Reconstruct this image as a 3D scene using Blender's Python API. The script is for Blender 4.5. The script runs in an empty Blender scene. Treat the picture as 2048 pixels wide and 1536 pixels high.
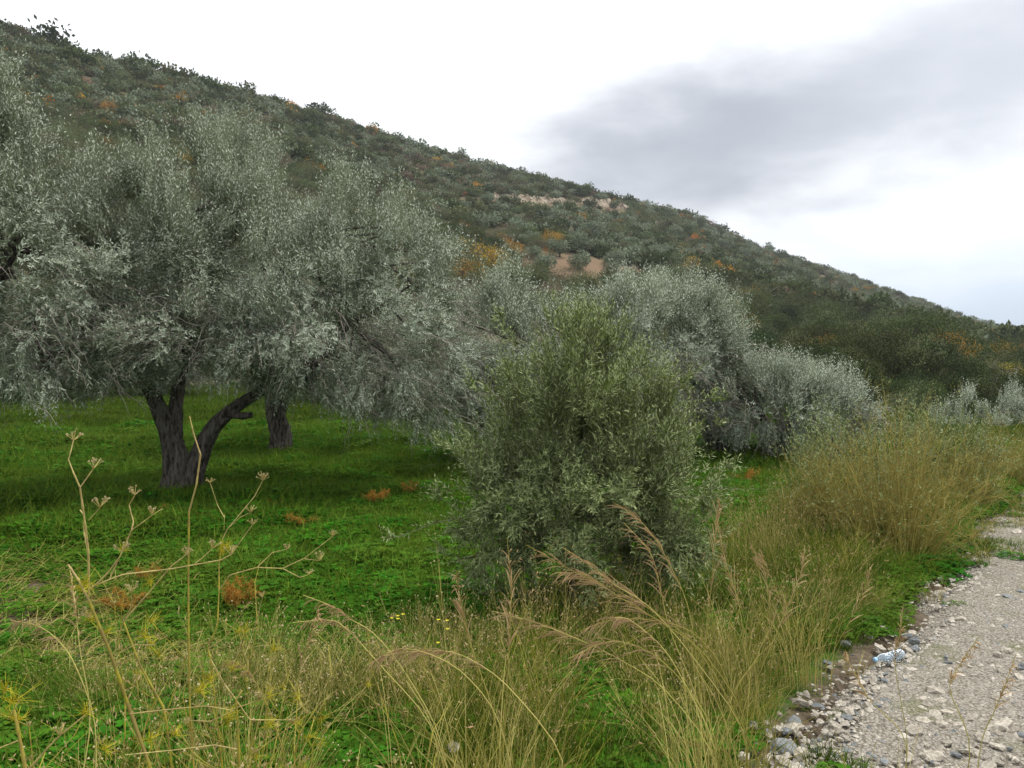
import bpy, math, random
import numpy as np
from mathutils import Vector, Matrix

rng = np.random.default_rng(7)
random.seed(7)
S = bpy.context.scene
COL = S.collection

# ------------------------------------------------------------------ camera, sky, sun, exposure
FPX, HOR, EYE = 1600.0, 740.0, 1.70          # photo focal length in pixels, horizon row, eye height
PITCH = math.atan((HOR - 768.0) / FPX)
cam = bpy.data.cameras.new("camera")
cam.sensor_width = 36.0
cam.lens = 36.0 * FPX / 2048.0
cam.clip_start, cam.clip_end = 0.05, 8000.0
cam_o = bpy.data.objects.new("camera", cam)
COL.objects.link(cam_o)
cam_o.location = (0, 0, EYE)
cam_o.rotation_euler = (math.pi / 2 + PITCH, 0, 0)
S.camera = cam_o

SUN_EL, SUN_AZ = math.radians(64), math.radians(80)     # azimuth: from straight ahead, right positive
world = bpy.data.worlds.new("World")
S.world = world
world.use_nodes = True


class NT:
    """small helper to wire shader nodes"""
    def __init__(self, tree):
        self.t = tree
        tree.nodes.clear()

    def n(self, kind, **kw):
        o = self.t.nodes.new(kind)
        for k, v in kw.items():
            setattr(o, k, v)
        return o

    def put(self, sock, v):
        if isinstance(v, bpy.types.NodeSocket):
            self.t.links.new(v, sock)
        elif isinstance(v, (tuple, list)) and len(v) == 3 and sock.type == 'RGBA':
            sock.default_value = (*v, 1)
        else:
            sock.default_value = v

    def math(self, op, a, b=0.0, c=0.0, clamp=False):
        o = self.n('ShaderNodeMath', operation=op, use_clamp=clamp)
        for s, v in zip(o.inputs, (a, b, c)):
            self.put(s, v)
        return o.outputs[0]

    def mix(self, f, a, b, mode='MIX'):
        o = self.n('ShaderNodeMix', data_type='RGBA', blend_type=mode)
        self.put(o.inputs[0], f)
        self.put(o.inputs[6], a)
        self.put(o.inputs[7], b)
        return o.outputs[2]

    def ramp(self, v, lo, hi, a=0.0, b=1.0):
        o = self.n('ShaderNodeMapRange', interpolation_type='SMOOTHSTEP')
        for s, x in zip(o.inputs, (v, lo, hi, a, b)):
            self.put(s, x)
        return o.outputs[0]

    def noise(self, vec, scale, detail=4, rough=0.55, dist=0.0):
        o = self.n('ShaderNodeTexNoise')
        if vec is not None:
            self.put(o.inputs['Vector'], vec)
        o.inputs['Scale'].default_value = scale
        o.inputs['Detail'].default_value = detail
        o.inputs['Roughness'].default_value = rough
        o.inputs['Distortion'].default_value = dist
        return o.outputs[0]


def build_world():
    N = NT(world.node_tree)
    out = N.n('ShaderNodeOutputWorld')
    bg = N.n('ShaderNodeBackground')
    bg.inputs['Strength'].default_value = 0.10
    sky = N.n('ShaderNodeTexSky', sky_type='NISHITA')
    sky.sun_disc = False
    sky.sun_elevation = SUN_EL
    sky.sun_rotation = SUN_AZ
    sky.air_density, sky.dust_density = 1.0, 1.5
    tc = N.n('ShaderNodeTexCoord')
    d = tc.outputs['Generated']
    sep = N.n('ShaderNodeSeparateXYZ')
    N.put(sep.inputs[0], d)
    x, y, z = sep.outputs
    az = N.math('MULTIPLY', N.math('ARCTAN2', x, y), 57.2958)
    el = N.math('MULTIPLY', N.math('ARCSINE', z), 57.2958)
    mp = N.n('ShaderNodeMapping')
    mp.inputs['Scale'].default_value = (1.0, 1.0, 2.6)
    N.put(mp.inputs[0], d)
    n1 = N.noise(mp.outputs[0], 2.6, 5, 0.5, 0.3)
    n2 = N.noise(mp.outputs[0], 7.0, 6, 0.55, 0.2)
    wob = N.math('ADD', N.math('MULTIPLY', N.math('SUBTRACT', n1, 0.5), 2.0),
                 N.math('MULTIPLY', N.math('SUBTRACT', n2, 0.5), 0.9))

    def bank(a0, e0, ra, re, tilt=0.0, soft=0.75):
        da = N.math('SUBTRACT', az, a0)
        de = N.math('SUBTRACT', N.math('SUBTRACT', el, e0), N.math('MULTIPLY', da, tilt))
        qa = N.math('POWER', N.math('DIVIDE', da, ra), 2.0)
        qe = N.math('POWER', N.math('DIVIDE', de, re), 2.0)
        q = N.math('ADD', N.math('SQRT', N.math('ADD', qa, qe)), wob)
        return N.ramp(q, 1.0 + soft, 1.0 - soft)
    core = bank(10.0, 14.8, 10.5, 5.2, 0.10, 0.9)
    wide = bank(25.0, 18.0, 21.0, 4.8, 0.20, 0.8)
    # more banks of the same kind right round the sky
    other = N.math('MULTIPLY', N.ramp(n1, 0.50, 0.68), N.ramp(N.math('ABSOLUTE', az), 45.0, 75.0))
    white = N.mix(N.ramp(n2, 0.35, 0.65), (6.0, 6.15, 6.4), (6.9, 7.0, 7.15))
    c = N.mix(N.math('MULTIPLY', wide, 0.72), white, (2.8, 2.95, 3.3))
    c = N.mix(N.math('MULTIPLY', core, 0.85), c, (2.2, 2.32, 2.65))
    c = N.mix(N.math('MULTIPLY', other, 0.6), c, (3.0, 3.15, 3.6))
    # thin, bluish air low down, with the clear sky's own colour in it
    lowblue = N.mix(0.2, (2.4, 3.1, 4.3), sky.outputs[0])
    low = N.math('MULTIPLY', N.ramp(N.math('ADD', el, N.math('MULTIPLY', wob, 1.5)), 11.0, 1.5), 0.95)
    c = N.mix(low, c, lowblue)
    c = N.mix(0.06, c, sky.outputs[0])
    N.put(bg.inputs['Color'], c)
    N.put(out.inputs['Surface'], bg.outputs[0])


build_world()
sun = bpy.data.lights.new("sun", 'SUN')
sun.energy = 1.5
sun.angle = math.radians(10)
sun.color = (1.0, 0.95, 0.87)
sun_o = bpy.data.objects.new("sun", sun)
COL.objects.link(sun_o)
sun_dir = Vector((math.sin(SUN_AZ) * math.cos(SUN_EL), math.cos(SUN_AZ) * math.cos(SUN_EL), math.sin(SUN_EL)))
sun_o.rotation_euler = sun_dir.to_track_quat('Z', 'Y').to_euler()
sun_o.location = sun_dir * 60
S.view_settings.view_transform = 'Standard'
S.view_settings.look = 'None'
S.view_settings.gamma = 1.0
S.view_settings.use_curve_mapping = False
S.view_settings.exposure = 1.02

# ------------------------------------------------------------------ small maths
_T = rng.random((256, 256))


def vnoise(x, y):
    x, y = np.asarray(x, float), np.asarray(y, float)
    ix, iy = np.floor(x).astype(int), np.floor(y).astype(int)
    fx, fy = x - ix, y - iy
    fx, fy = fx * fx * (3 - 2 * fx), fy * fy * (3 - 2 * fy)
    a, b = _T[ix % 256, iy % 256], _T[(ix + 1) % 256, iy % 256]
    c, d = _T[ix % 256, (iy + 1) % 256], _T[(ix + 1) % 256, (iy + 1) % 256]
    return (a * (1 - fx) + b * fx) * (1 - fy) + (c * (1 - fx) + d * fx) * fy - 0.5


def fbm(x, y, o=4):
    s, a, f = 0, 1.0, 1.0
    for i in range(o):
        s = s + a * vnoise(x * f + 17.3 * i, y * f + 5.1 * i)
        a *= 0.5
        f *= 2.03
    return s


def sstep(x, a, b):
    t = np.clip((np.asarray(x, float) - a) / (b - a), 0, 1)
    return t * t * (3 - 2 * t)


def unit(v):
    return v / np.maximum(np.linalg.norm(v, axis=-1, keepdims=True), 1e-9)


def rdir(n):
    return unit(rng.normal(size=(n, 3)))


# ------------------------------------------------------------------ the lie of the land
UD = np.array([0.595, 0.804])                # direction the road runs
ND = np.array([-0.804, 0.595])               # to the left of the road


def uv(x, y):
    return x * UD[0] + y * UD[1], x * ND[0] + y * ND[1]


def xy(u, v):
    return u * UD[0] + v * ND[0], u * UD[1] + v * ND[1]


_rx = np.array([-400, 0, 60, 150, 300, 450, 600, 700, 800, 1000, 1150, 1245, 1300, 1400, 1500, 1650, 1750, 1850, 1930, 2048, 2200])
_ry = np.array([-30, 74, 97, 128, 165, 196, 234, 262, 297, 352, 384, 414, 424, 450, 498, 548, 582, 612, 645, 672, 715])
_rr = np.array([200, 190, 190, 192, 196, 202, 212, 222, 235, 262, 280, 292, 300, 320, 345, 385, 415, 455, 495, 560, 640])
_rt = np.arctan((_rx - 1024) / FPX)
_re = (HOR - _ry) / FPX * np.cos(_rt)
_th = np.concatenate([np.radians([-180, -130, -95, -70]), _rt, np.radians([40, 60, 100, 180])])
_el = np.concatenate([[0.02, 0.05, 0.25, 0.40], _re, [0.012, 0.02, 0.03, 0.02]])
_rd = np.concatenate([[900, 500, 260, 215], _rr, [900, 1200, 1200, 900]])
_ft = np.radians([-180, -90, -50, -32, -10, 5, 20, 32, 45, 180])
_ff = np.array([60, 45, 32, 30, 33, 35, 34, 36, 60, 60.])


def foot(t):
    return np.interp(t, _ft, _ff)


def land(x, y):
    x, y = np.asarray(x, float), np.asarray(y, float)
    r, t = np.hypot(x, y), np.arctan2(x, y)
    u, v = uv(x, y)
    F, R, E = foot(t), np.interp(t, _th, _rd), np.interp(t, _th, _el)
    s = (r - F) / (R - F)
    top = R * E + EYE
    up = np.clip(s, 0, 1) ** 1.28
    back = 1 - 0.35 * np.clip(s - 1, 0, 2)
    h = top * np.where(s <= 1, up, np.maximum(back, 0))
    slope_w = sstep(s, 0.02, 0.12)
    h = h + slope_w * (fbm(x / 26, y / 26) * 3.4 + fbm(x / 7, y / 7, 3) * 0.9) * (1 - sstep(s, 0.86, 1.0) * 0.75)
    # the meadow climbs a little towards the foot of the hill
    h = h + 0.95 * sstep(r, 11, 30) * sstep(v, 3.0, 9.0)
    near = 1 - sstep(r, 30, 60)
    grassy = sstep(v, 1.2, 3.2)
    h = h + near * grassy * (fbm(x / 3.1, y / 3.1, 3) * 0.14 + vnoise(x / 0.7, y / 0.7) * 0.03)
    h = h + near * sstep(v, 0.9, 1.7) * (1 - sstep(v, 1.7, 3.2)) * 0.05
    return h


def ray(px, py):
    """a point of the photo as a direction from the eye (per metre of depth)"""
    a, b = (px - 1024) / FPX, (768 - py) / FPX
    c, s = math.cos(PITCH), math.sin(PITCH)
    yy = c - b * s
    zz = b * c + s
    return np.array([a / yy, 1.0, zz / yy])


def P(px, py, Y):
    return ray(px, py) * Y + np.array([0, 0, EYE])


def G(px, py, start=2.0):
    """where the line of sight through a point of the photo meets the land"""
    d = ray(px, py)
    ts = np.exp(np.linspace(math.log(start), math.log(900), 2600))
    z = EYE + d[2] * ts - land(d[0] * ts, ts)
    k = np.nonzero(z < 0)[0]
    t = ts[k[0]] if len(k) else 500.0
    return np.array([d[0] * t, t, float(land(d[0] * t, t))])


# ------------------------------------------------------------------ meshes and objects
class Acc:
    """collects quads (triangles repeat their last corner's index never: use add_tris) into one mesh"""
    def __init__(self):
        self.v, self.q, self.t, self.rq, self.rt, self.n = [], [], [], [], [], 0
        self.mq, self.mt = [], []

    def add(self, v, q, r=None, m=0):
        v, q = np.asarray(v, float).reshape(-1, 3), np.asarray(q, int)
        self.v.append(v)
        r = rng.random(len(q)) if r is None else np.broadcast_to(np.asarray(r, float), (len(q),))
        if q.shape[1] == 4:
            self.q.append(q + self.n); self.rq.append(r); self.mq.append(np.full(len(q), m))
        else:
            self.t.append(q + self.n); self.rt.append(r); self.mt.append(np.full(len(q), m))
        self.n += len(v)

    def mesh(self, name, mats, smooth=False):
        me = bpy.data.meshes.new(name)
        if not self.v:
            return me
        V = np.concatenate(self.v)
        Q = np.concatenate(self.q) if self.q else np.zeros((0, 4), int)
        T = np.concatenate(self.t) if self.t else np.zeros((0, 3), int)
        nl = Q.size + T.size
        me.vertices.add(len(V))
        me.vertices.foreach_set('co', V.astype(np.float32).ravel())
        me.loops.add(nl)
        me.loops.foreach_set('vertex_index', np.concatenate([Q.ravel(), T.ravel()]).astype(np.int32))
        me.polygons.add(len(Q) + len(T))
        ls = np.concatenate([np.arange(len(Q)) * 4, Q.size + np.arange(len(T)) * 3])
        me.polygons.foreach_set('loop_start', ls.astype(np.int32))
        mats = mats if isinstance(mats, (list, tuple)) else [mats]
        for m in mats:
            me.materials.append(m)
        if len(mats) > 1:
            me.polygons.foreach_set('material_index', np.concatenate(self.mq + self.mt).astype(np.int32))
        me.polygons.foreach_set('use_smooth', np.full(len(Q) + len(T), smooth))
        at = me.attributes.new('rnd', 'FLOAT', 'FACE')
        at.data.foreach_set('value', np.concatenate(self.rq + self.rt).astype(np.float32))
        me.update(calc_edges=True)
        return me


def put(o, label=None, cat=None, group=None, kind=None):
    for k, v in (('label', label), ('category', cat), ('group', group), ('kind', kind)):
        if v:
            o[k] = v
    return o


def obj(name, me, parent=None, loc=(0, 0, 0), rot=(0, 0, 0), scale=(1, 1, 1), link=True):
    o = bpy.data.objects.new(name, me)
    if link:
        COL.objects.link(o)
    o.location, o.rotation_euler, o.scale = loc, rot, scale
    if parent is not None:
        o.parent = parent
    return o


def empty(name, loc):
    o = bpy.data.objects.new(name, None)
    o.empty_display_size = 0.2
    COL.objects.link(o)
    o.location = [float(c) for c in loc]
    return o


def copy_thing(o, loc, rz=0.0, sc=1.0):
    c = o.copy()
    COL.objects.link(c)
    c.location = [float(k) for k in loc]
    c.rotation_euler = (0, 0, rz)
    c.scale = (sc, sc, sc) if np.isscalar(sc) else sc
    for ch in o.children:
        d = ch.copy()
        COL.objects.link(d)
        d.parent = c
    return c


def strands(acc, pts, rad, k=3, r=None, m=0):
    """many thin tubes at once: pts (S,N,3), rad (S,N) or (N,)"""
    pts = np.asarray(pts, float)
    s, n, _ = pts.shape
    rad = np.broadcast_to(np.asarray(rad, float), (s, n))
    tan = np.gradient(pts, axis=1)
    tan = unit(tan)
    ref = np.where(np.abs(unit(pts[:, -1] - pts[:, 0])[:, 2:3]) > 0.9, np.array([[1., 0.2, 0]]), np.array([[0.1, 0, 1.]]))
    a = unit(np.cross(tan, ref[:, None, :]))
    b = np.cross(tan, a)
    ang = np.arange(k) * 2 * np.pi / k
    ring = (a[:, :, None, :] * np.cos(ang)[None, None, :, None] + b[:, :, None, :] * np.sin(ang)[None, None, :, None])
    v = pts[:, :, None, :] + ring * rad[:, :, None, None]
    idx = np.arange(s * n * k).reshape(s, n, k)
    i0, i1 = idx[:, :-1], idx[:, 1:]
    q = np.stack([i0, np.roll(i0, -1, 2), np.roll(i1, -1, 2), i1], -1).reshape(-1, 4)
    if r is None:
        r = rng.random(s)
    r = np.broadcast_to(np.asarray(r, float), (s,))
    acc.add(v.reshape(-1, 3), q, np.repeat(r, (n - 1) * k), m)


def spline(ctrl, n):
    """Catmull-Rom through control points"""
    c = np.asarray(ctrl, float)
    c = np.vstack([2 * c[0] - c[1], c, 2 * c[-1] - c[-2]])
    t = np.linspace(0, len(c) - 3 - 1e-6, n)
    i = t.astype(int)
    f = (t - i)[:, None]
    p0, p1, p2, p3 = c[i], c[i + 1], c[i + 2], c[i + 3]
    return 0.5 * (2 * p1 + (p2 - p0) * f + (2 * p0 - 5 * p1 + 4 * p2 - p3) * f ** 2 + (3 * p1 - p0 - 3 * p2 + p3) * f ** 3)


def limb(acc, ctrl, r0, r1, n=18, k=14, gnarl=0.16, flare=0.0):
    """a gnarled limb: tube along a spline with fluted, uneven radius"""
    p = spline(ctrl, n)
    s = np.linspace(0, 1, n)
    rad = r0 * (1 - s) + r1 * s
    rad = rad * (1 + flare * np.exp(-s * n / 2.2))
    tan = unit(np.gradient(p, axis=0))
    ref = np.array([1., 0.3, 0]) if abs(tan[0][2]) > 0.7 else np.array([0.1, 0, 1.])
    a = unit(np.cross(tan, ref))
    b = np.cross(tan, a)
    ang = np.arange(k) * 2 * np.pi / k
    ph = rng.random(4) * 6.28
    fl = (np.sin(ang[None] * 3 + ph[0] + s[:, None] * 3.0) * 0.55 + np.sin(ang[None] * 5 + ph[1] - s[:, None] * 4) * 0.35
          + np.sin(ang[None] * 2 + ph[2] + s[:, None] * 9) * 0.35) * gnarl + rng.normal(size=(n, k)) * gnarl * 0.18
    rr = rad[:, None] * (1 + fl * (1 + flare * np.exp(-s * n / 2.5))[:, None])
    v = p[:, None] + (a[:, None] * np.cos(ang)[None, :, None] + b[:, None] * np.sin(ang)[None, :, None]) * rr[:, :, None]
    idx = np.arange(n * k).reshape(n, k)
    i0, i1 = idx[:-1], idx[1:]
    q = np.stack([i0, np.roll(i0, -1, 1), np.roll(i1, -1, 1), i1], -1).reshape(-1, 4)
    acc.add(v.reshape(-1, 3), q)
    return p


def leaves(acc, base, d, nrm, ln, wd, r=None, m=0, fold=0.12, droop=0.08):
    d = unit(d)
    nrm = unit(nrm - (nrm * d).sum(-1, keepdims=True) * d)
    side = np.cross(d, nrm)
    ln, wd = np.asarray(ln)[:, None], np.asarray(wd)[:, None]
    mid = base + d * ln * 0.48 - nrm * wd * fold
    v = np.stack([base, mid - side * wd / 2, base + d * ln - nrm * ln * droop, mid + side * wd / 2], 1)
    n = len(base)
    q = np.arange(n * 4).reshape(n, 4)
    acc.add(v.reshape(-1, 3), q, r, m)


def sprigs(acc, base, d, L, npair, ln, wd, bend, m=0, stem=True, spread=0.75, stem_r=0.0022, tone=None):
    """leafy shoots: opposite leaf pairs along a bent stem. base,d (S,3); L (S,); bend (S,3) pull at the tip"""
    s = len(base)
    t = (np.arange(npair) + 0.6) / npair
    pos = base[:, None] + d[:, None] * (L[:, None] * t)[..., None] + bend[:, None] * (L[:, None] * t ** 2)[..., None]
    tan = unit(d[:, None] + 2 * bend[:, None] * t[None, :, None])
    ref = rdir(s)
    a = unit(np.cross(tan, ref[:, None]))
    b = np.cross(tan, a)
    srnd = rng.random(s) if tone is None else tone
    for sg in (1, -1):
        rot = (np.arange(npair) % 2 * 1.57)[None] + rng.normal(size=(s, npair)) * 0.45
        side = (a * np.cos(rot)[..., None] + b * np.sin(rot)[..., None]) * sg
        ld = unit(tan * (1 - spread * 0.5) + side * spread + rng.normal(size=pos.shape) * 0.16)
        nr = tan * 0.75 + np.array([0, 0, 0.45]) + rng.normal(size=pos.shape) * 0.3
        sz = (0.5 + 0.7 * rng.random((s, npair))) * (1 - 0.35 * t)[None]
        keep = (rng.random((s, npair)) > 0.08).ravel()
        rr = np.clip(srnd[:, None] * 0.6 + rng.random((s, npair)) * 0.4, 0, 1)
        leaves(acc, pos.reshape(-1, 3)[keep], ld.reshape(-1, 3)[keep], nr.reshape(-1, 3)[keep],
               (ln * sz).ravel()[keep], (wd * sz).ravel()[keep], rr.ravel()[keep], m)
    if stem:
        tt = np.array([0, 0.5, 1.0])
        sp = base[:, None] + d[:, None] * (L[:, None] * tt)[..., None] + bend[:, None] * (L[:, None] * tt ** 2)[..., None]
        strands(acc, sp, np.array([1.3, 0.9, 0.4]) * stem_r, 3, 0.5, 1)


# ------------------------------------------------------------------ materials
def mat(name, build):
    m = bpy.data.materials.new(name)
    m.use_nodes = True
    N = NT(m.node_tree)
    out = N.n('ShaderNodeOutputMaterial')
    build(N, out)
    return m


def principled(N, out, col, rough=0.85, spec=0.3, bump=None, bstr=0.3, bdist=0.02):
    b = N.n('ShaderNodeBsdfPrincipled')
    N.put(b.inputs['Base Color'], col)
    N.put(b.inputs['Roughness'], rough)
    b.inputs['Specular IOR Level'].default_value = spec
    if bump is not None:
        bn = N.n('ShaderNodeBump')
        bn.inputs['Strength'].default_value = bstr
        bn.inputs['Distance'].default_value = bdist
        N.put(bn.inputs['Height'], bump)
        N.put(b.inputs['Normal'], bn.outputs[0])
    N.put(out.inputs['Surface'], b.outputs[0])
    return b


def rnd(N):
    a = N.n('ShaderNodeAttribute', attribute_name='rnd')
    return a.outputs['Fac']


def objrnd(N):
    return N.n('ShaderNodeObjectInfo').outputs['Random']


def leaf_mat(name, top_a, top_b, under=None, trans=0.25, rough=0.5, spec=0.35, per_object=0.0, clump=0.0, clump_scale=1.2, clump_col=None):
    def build(N, out):
        c = N.mix(rnd(N), top_a, top_b)
        if clump:
            geo = N.n('ShaderNodeNewGeometry')
            nz = N.noise(geo.outputs['Position'], clump_scale, 2)
            c = N.mix(N.math('MULTIPLY', N.ramp(nz, 0.35, 0.65), clump), c, clump_col or tuple(k * 1.6 + 0.01 for k in top_b))
        if per_object:
            hsv = N.n('ShaderNodeHueSaturation')
            o = objrnd(N)
            N.put(hsv.inputs['Hue'], N.math('ADD', 0.5 - 0.04 * per_object, N.math('MULTIPLY', o, 0.08 * per_object)))
            N.put(hsv.inputs['Value'], N.math('ADD', 1 - 0.45 * per_object, N.math('MULTIPLY', N.math('FRACT', N.math('MULTIPLY', o, 7.13)), 0.9 * per_object)))
            N.put(hsv.inputs['Color'], c)
            c = hsv.outputs[0]
        if under is not None:
            geo2 = N.n('ShaderNodeNewGeometry')
            c = N.mix(geo2.outputs['Backfacing'], c, under)
        b = N.n('ShaderNodeBsdfPrincipled')
        N.put(b.inputs['Base Color'], c)
        b.inputs['Roughness'].default_value = rough
        b.inputs['Specular IOR Level'].default_value = spec
        tr = N.n('ShaderNodeBsdfTranslucent')
        N.put(tr.inputs['Color'], c)
        mx = N.n('ShaderNodeMixShader')
        mx.inputs[0].default_value = trans
        N.put(mx.inputs[1], b.outputs[0])
        N.put(mx.inputs[2], tr.outputs[0])
        N.put(out.inputs['Surface'], mx.outputs[0])
    return mat(name, build)


M = {}
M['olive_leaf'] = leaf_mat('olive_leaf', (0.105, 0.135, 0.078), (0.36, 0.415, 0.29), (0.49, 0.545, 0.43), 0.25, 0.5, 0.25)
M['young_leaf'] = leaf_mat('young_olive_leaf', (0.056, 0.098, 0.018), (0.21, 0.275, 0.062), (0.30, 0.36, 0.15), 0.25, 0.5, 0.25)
M['far_olive'] = leaf_mat('distant_olive_leaf', (0.085, 0.115, 0.062), (0.155, 0.19, 0.11), (0.22, 0.265, 0.175), 0.35, 0.7, 0.1, 0.4)
M['oak_leaf'] = leaf_mat('evergreen_scrub_leaf', (0.030, 0.047, 0.014), (0.080, 0.105, 0.030), None, 0.25, 0.7, 0.12, 0.7)
M['heath_leaf'] = leaf_mat('heath_leaf', (0.066, 0.084, 0.036), (0.155, 0.178, 0.082), None, 0.3, 0.8, 0.08, 0.8)
M['brown_leaf'] = leaf_mat('dry_brown_leaf', (0.14, 0.105, 0.070), (0.23, 0.18, 0.125), None, 0.2, 0.8, 0.1, 0.3)
M['orange_leaf'] = leaf_mat('autumn_leaf', (0.32, 0.14, 0.014), (0.52, 0.29, 0.025), None, 0.3, 0.6, 0.2, 0.6)
M['yellow_leaf'] = leaf_mat('yellowing_leaf', (0.26, 0.20, 0.025), (0.42, 0.31, 0.04), None, 0.3, 0.6, 0.2, 0.6)
M['clover'] = leaf_mat('clover_leaf', (0.020, 0.108, 0.005), (0.058, 0.235, 0.010), None, 0.3, 0.8, 0.08, 0.45, 0.75, 0.55, (0.095, 0.165, 0.016))
M['grass'] = leaf_mat('green_grass_blade', (0.060, 0.135, 0.010), (0.15, 0.23, 0.022), None, 0.35, 0.75, 0.1, 0.5, 0.45, 0.45, (0.14, 0.20, 0.02))
M['straw'] = leaf_mat('dry_straw', (0.32, 0.285, 0.06), (0.60, 0.53, 0.18), None, 0.25, 0.75, 0.1, 0.2)
M['gold'] = leaf_mat('golden_grass_blade', (0.26, 0.265, 0.022), (0.46, 0.43, 0.055), None, 0.25, 0.55, 0.3, 0.2)
M['seedhead'] = leaf_mat('dry_seed_head', (0.38, 0.25, 0.12), (0.64, 0.46, 0.24), None, 0.2, 0.7, 0.2)
M['fennel'] = leaf_mat('fennel_stem', (0.36, 0.32, 0.030), (0.50, 0.43, 0.06), None, 0.15, 0.5, 0.35, 0, 0.7, 22, (0.22, 0.15, 0.06))
M['fennel_dry'] = leaf_mat('dry_fennel_stem', (0.48, 0.39, 0.12), (0.62, 0.52, 0.19), None, 0.1, 0.6, 0.3, 0, 0.6, 30, (0.26, 0.17, 0.08))
M['frond'] = leaf_mat('yellow_frond', (0.42, 0.38, 0.02), (0.60, 0.52, 0.04), None, 0.3, 0.6, 0.2)
M['orange_frond'] = leaf_mat('orange_frond', (0.30, 0.12, 0.015), (0.46, 0.22, 0.03), None, 0.3, 0.7, 0.15)
M['umbel'] = leaf_mat('seed_umbel', (0.36, 0.30, 0.13), (0.58, 0.50, 0.28), None, 0.1, 0.7, 0.2)
M['broom'] = leaf_mat('broom_twig', (0.23, 0.195, 0.05), (0.45, 0.37, 0.105), None, 0.1, 0.8, 0.1)
M['grey_twig'] = leaf_mat('grey_twig', (0.13, 0.11, 0.09), (0.34, 0.305, 0.26), None, 0.0, 0.8, 0.2)
M['green_twig'] = leaf_mat('green_twig', (0.12, 0.13, 0.07), (0.20, 0.21, 0.12), None, 0.0, 0.7, 0.2)
M['fluff'] = leaf_mat('seed_fluff', (0.6, 0.56, 0.46), (0.8, 0.77, 0.68), None, 0.3, 0.9, 0.1)
M['petal'] = leaf_mat('yellow_petal', (0.65, 0.55, 0.02), (0.8, 0.7, 0.06), None, 0.3, 0.6, 0.2)


def bark(N, out):
    geo = N.n('ShaderNodeNewGeometry')
    mp = N.n('ShaderNodeMapping')
    mp.inputs['Scale'].default_value = (1, 1, 0.22)
    N.put(mp.inputs[0], geo.outputs['Position'])
    n = N.noise(mp.outputs[0], 26, 6, 0.65, 0.6)
    n2 = N.noise(geo.outputs['Position'], 5, 4)
    c = N.mix(N.ramp(n, 0.35, 0.65), (0.024, 0.020, 0.017), (0.15, 0.128, 0.11))
    c = N.mix(N.math('MULTIPLY', N.ramp(n2, 0.55, 0.7), 0.5), c, (0.14, 0.135, 0.115))
    principled(N, out, c, 0.9, 0.15, n, 0.9, 0.05)


M['bark'] = mat('olive_bark', bark)


def rock(a, b, mossy=0.0):
    def build(N, out):
        tc = N.n('ShaderNodeTexCoord')
        n = N.noise(tc.outputs['Object'], 3.0, 6, 0.6)
        c = N.mix(N.ramp(n, 0.3, 0.7), a, b)
        hsv = N.n('ShaderNodeHueSaturation')
        N.put(hsv.inputs['Value'], N.math('ADD', 0.72, N.math('MULTIPLY', objrnd(N), 0.5)))
        N.put(hsv.inputs['Color'], c)
        c = N.mix(N.math('MULTIPLY', rnd(N), 0.25), hsv.outputs[0], b)
        principled(N, out, c, 0.85, 0.25, n, 0.5, 0.03)
    return build


M['pale_stone'] = mat('pale_limestone', rock((0.30, 0.26, 0.20), (0.52, 0.48, 0.41)))
M['grey_stone'] = mat('grey_stone', rock((0.14, 0.15, 0.15), (0.26, 0.275, 0.275)))
M['brown_stone'] = mat('dark_brown_stone', rock((0.045, 0.036, 0.034), (0.10, 0.08, 0.075)))


def gravel_m(N, out):
    """every stone of the loose gravel has its own tone"""
    r = rnd(N)
    c = N.mix(r, (0.26, 0.235, 0.19), (0.60, 0.55, 0.47))
    c = N.mix(N.ramp(r, 0.86, 0.9), c, (0.17, 0.185, 0.19))
    principled(N, out, c, 0.9, 0.2)


M['gravel'] = mat('gravel_stones', gravel_m)


def road_m(N, out):
    geo = N.n('ShaderNodeNewGeometry')
    p = geo.outputs['Position']
    vo = N.n('ShaderNodeTexVoronoi')
    vo.inputs['Scale'].default_value = 62
    N.put(vo.inputs['Vector'], p)
    n = N.noise(p, 1.6, 5, 0.6)
    n2 = N.noise(p, 60, 4, 0.7)
    sepc = N.n('ShaderNodeSeparateColor')
    N.put(sepc.inputs[0], vo.outputs['Color'])
    c = N.mix(sepc.outputs[0], (0.27, 0.245, 0.20), (0.44, 0.405, 0.345))
    c = N.mix(N.ramp(vo.outputs['Distance'], 0.45, 0.75), c, (0.20, 0.175, 0.135))
    c = N.mix(N.math('MULTIPLY', N.ramp(n, 0.52, 0.68), 0.75), c, (0.15, 0.165, 0.06))
    h = N.math('ADD', N.math('MULTIPLY', vo.outputs['Distance'], -0.7), N.math('MULTIPLY', n2, 0.5))
    principled(N, out, c, 0.95, 0.15, h, 0.9, 0.03)


M['road'] = mat('gravel_road', road_m)


def meadow_m(N, out):
    geo = N.n('ShaderNodeNewGeometry')
    p = geo.outputs['Position']
    a = N.n('ShaderNodeAttribute', attribute_name='soil').outputs['Fac']
    n = N.noise(p, 0.55, 5, 0.6)
    n2 = N.noise(p, 9, 5, 0.65)
    n3 = N.noise(p, 55, 4, 0.7)
    c = N.mix(N.ramp(n3, 0.3, 0.7), (0.022, 0.080, 0.006), (0.060, 0.150, 0.012))
    c = N.mix(N.math('MULTIPLY', N.ramp(n, 0.48, 0.68), 0.8), c, (0.14, 0.155, 0.030))
    soil = N.mix(N.ramp(n2, 0.35, 0.65), (0.075, 0.055, 0.036), (0.17, 0.135, 0.095))
    f = N.ramp(N.math('ADD', a, N.math('MULTIPLY', N.math('SUBTRACT', n2, 0.5), 1.6)), 0.3, 0.85)
    c = N.mix(f, c, soil)
    principled(N, out, c, 0.95, 0.1, N.math('ADD', n2, N.math('MULTIPLY', n3, 0.5)), 0.8, 0.05)


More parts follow.
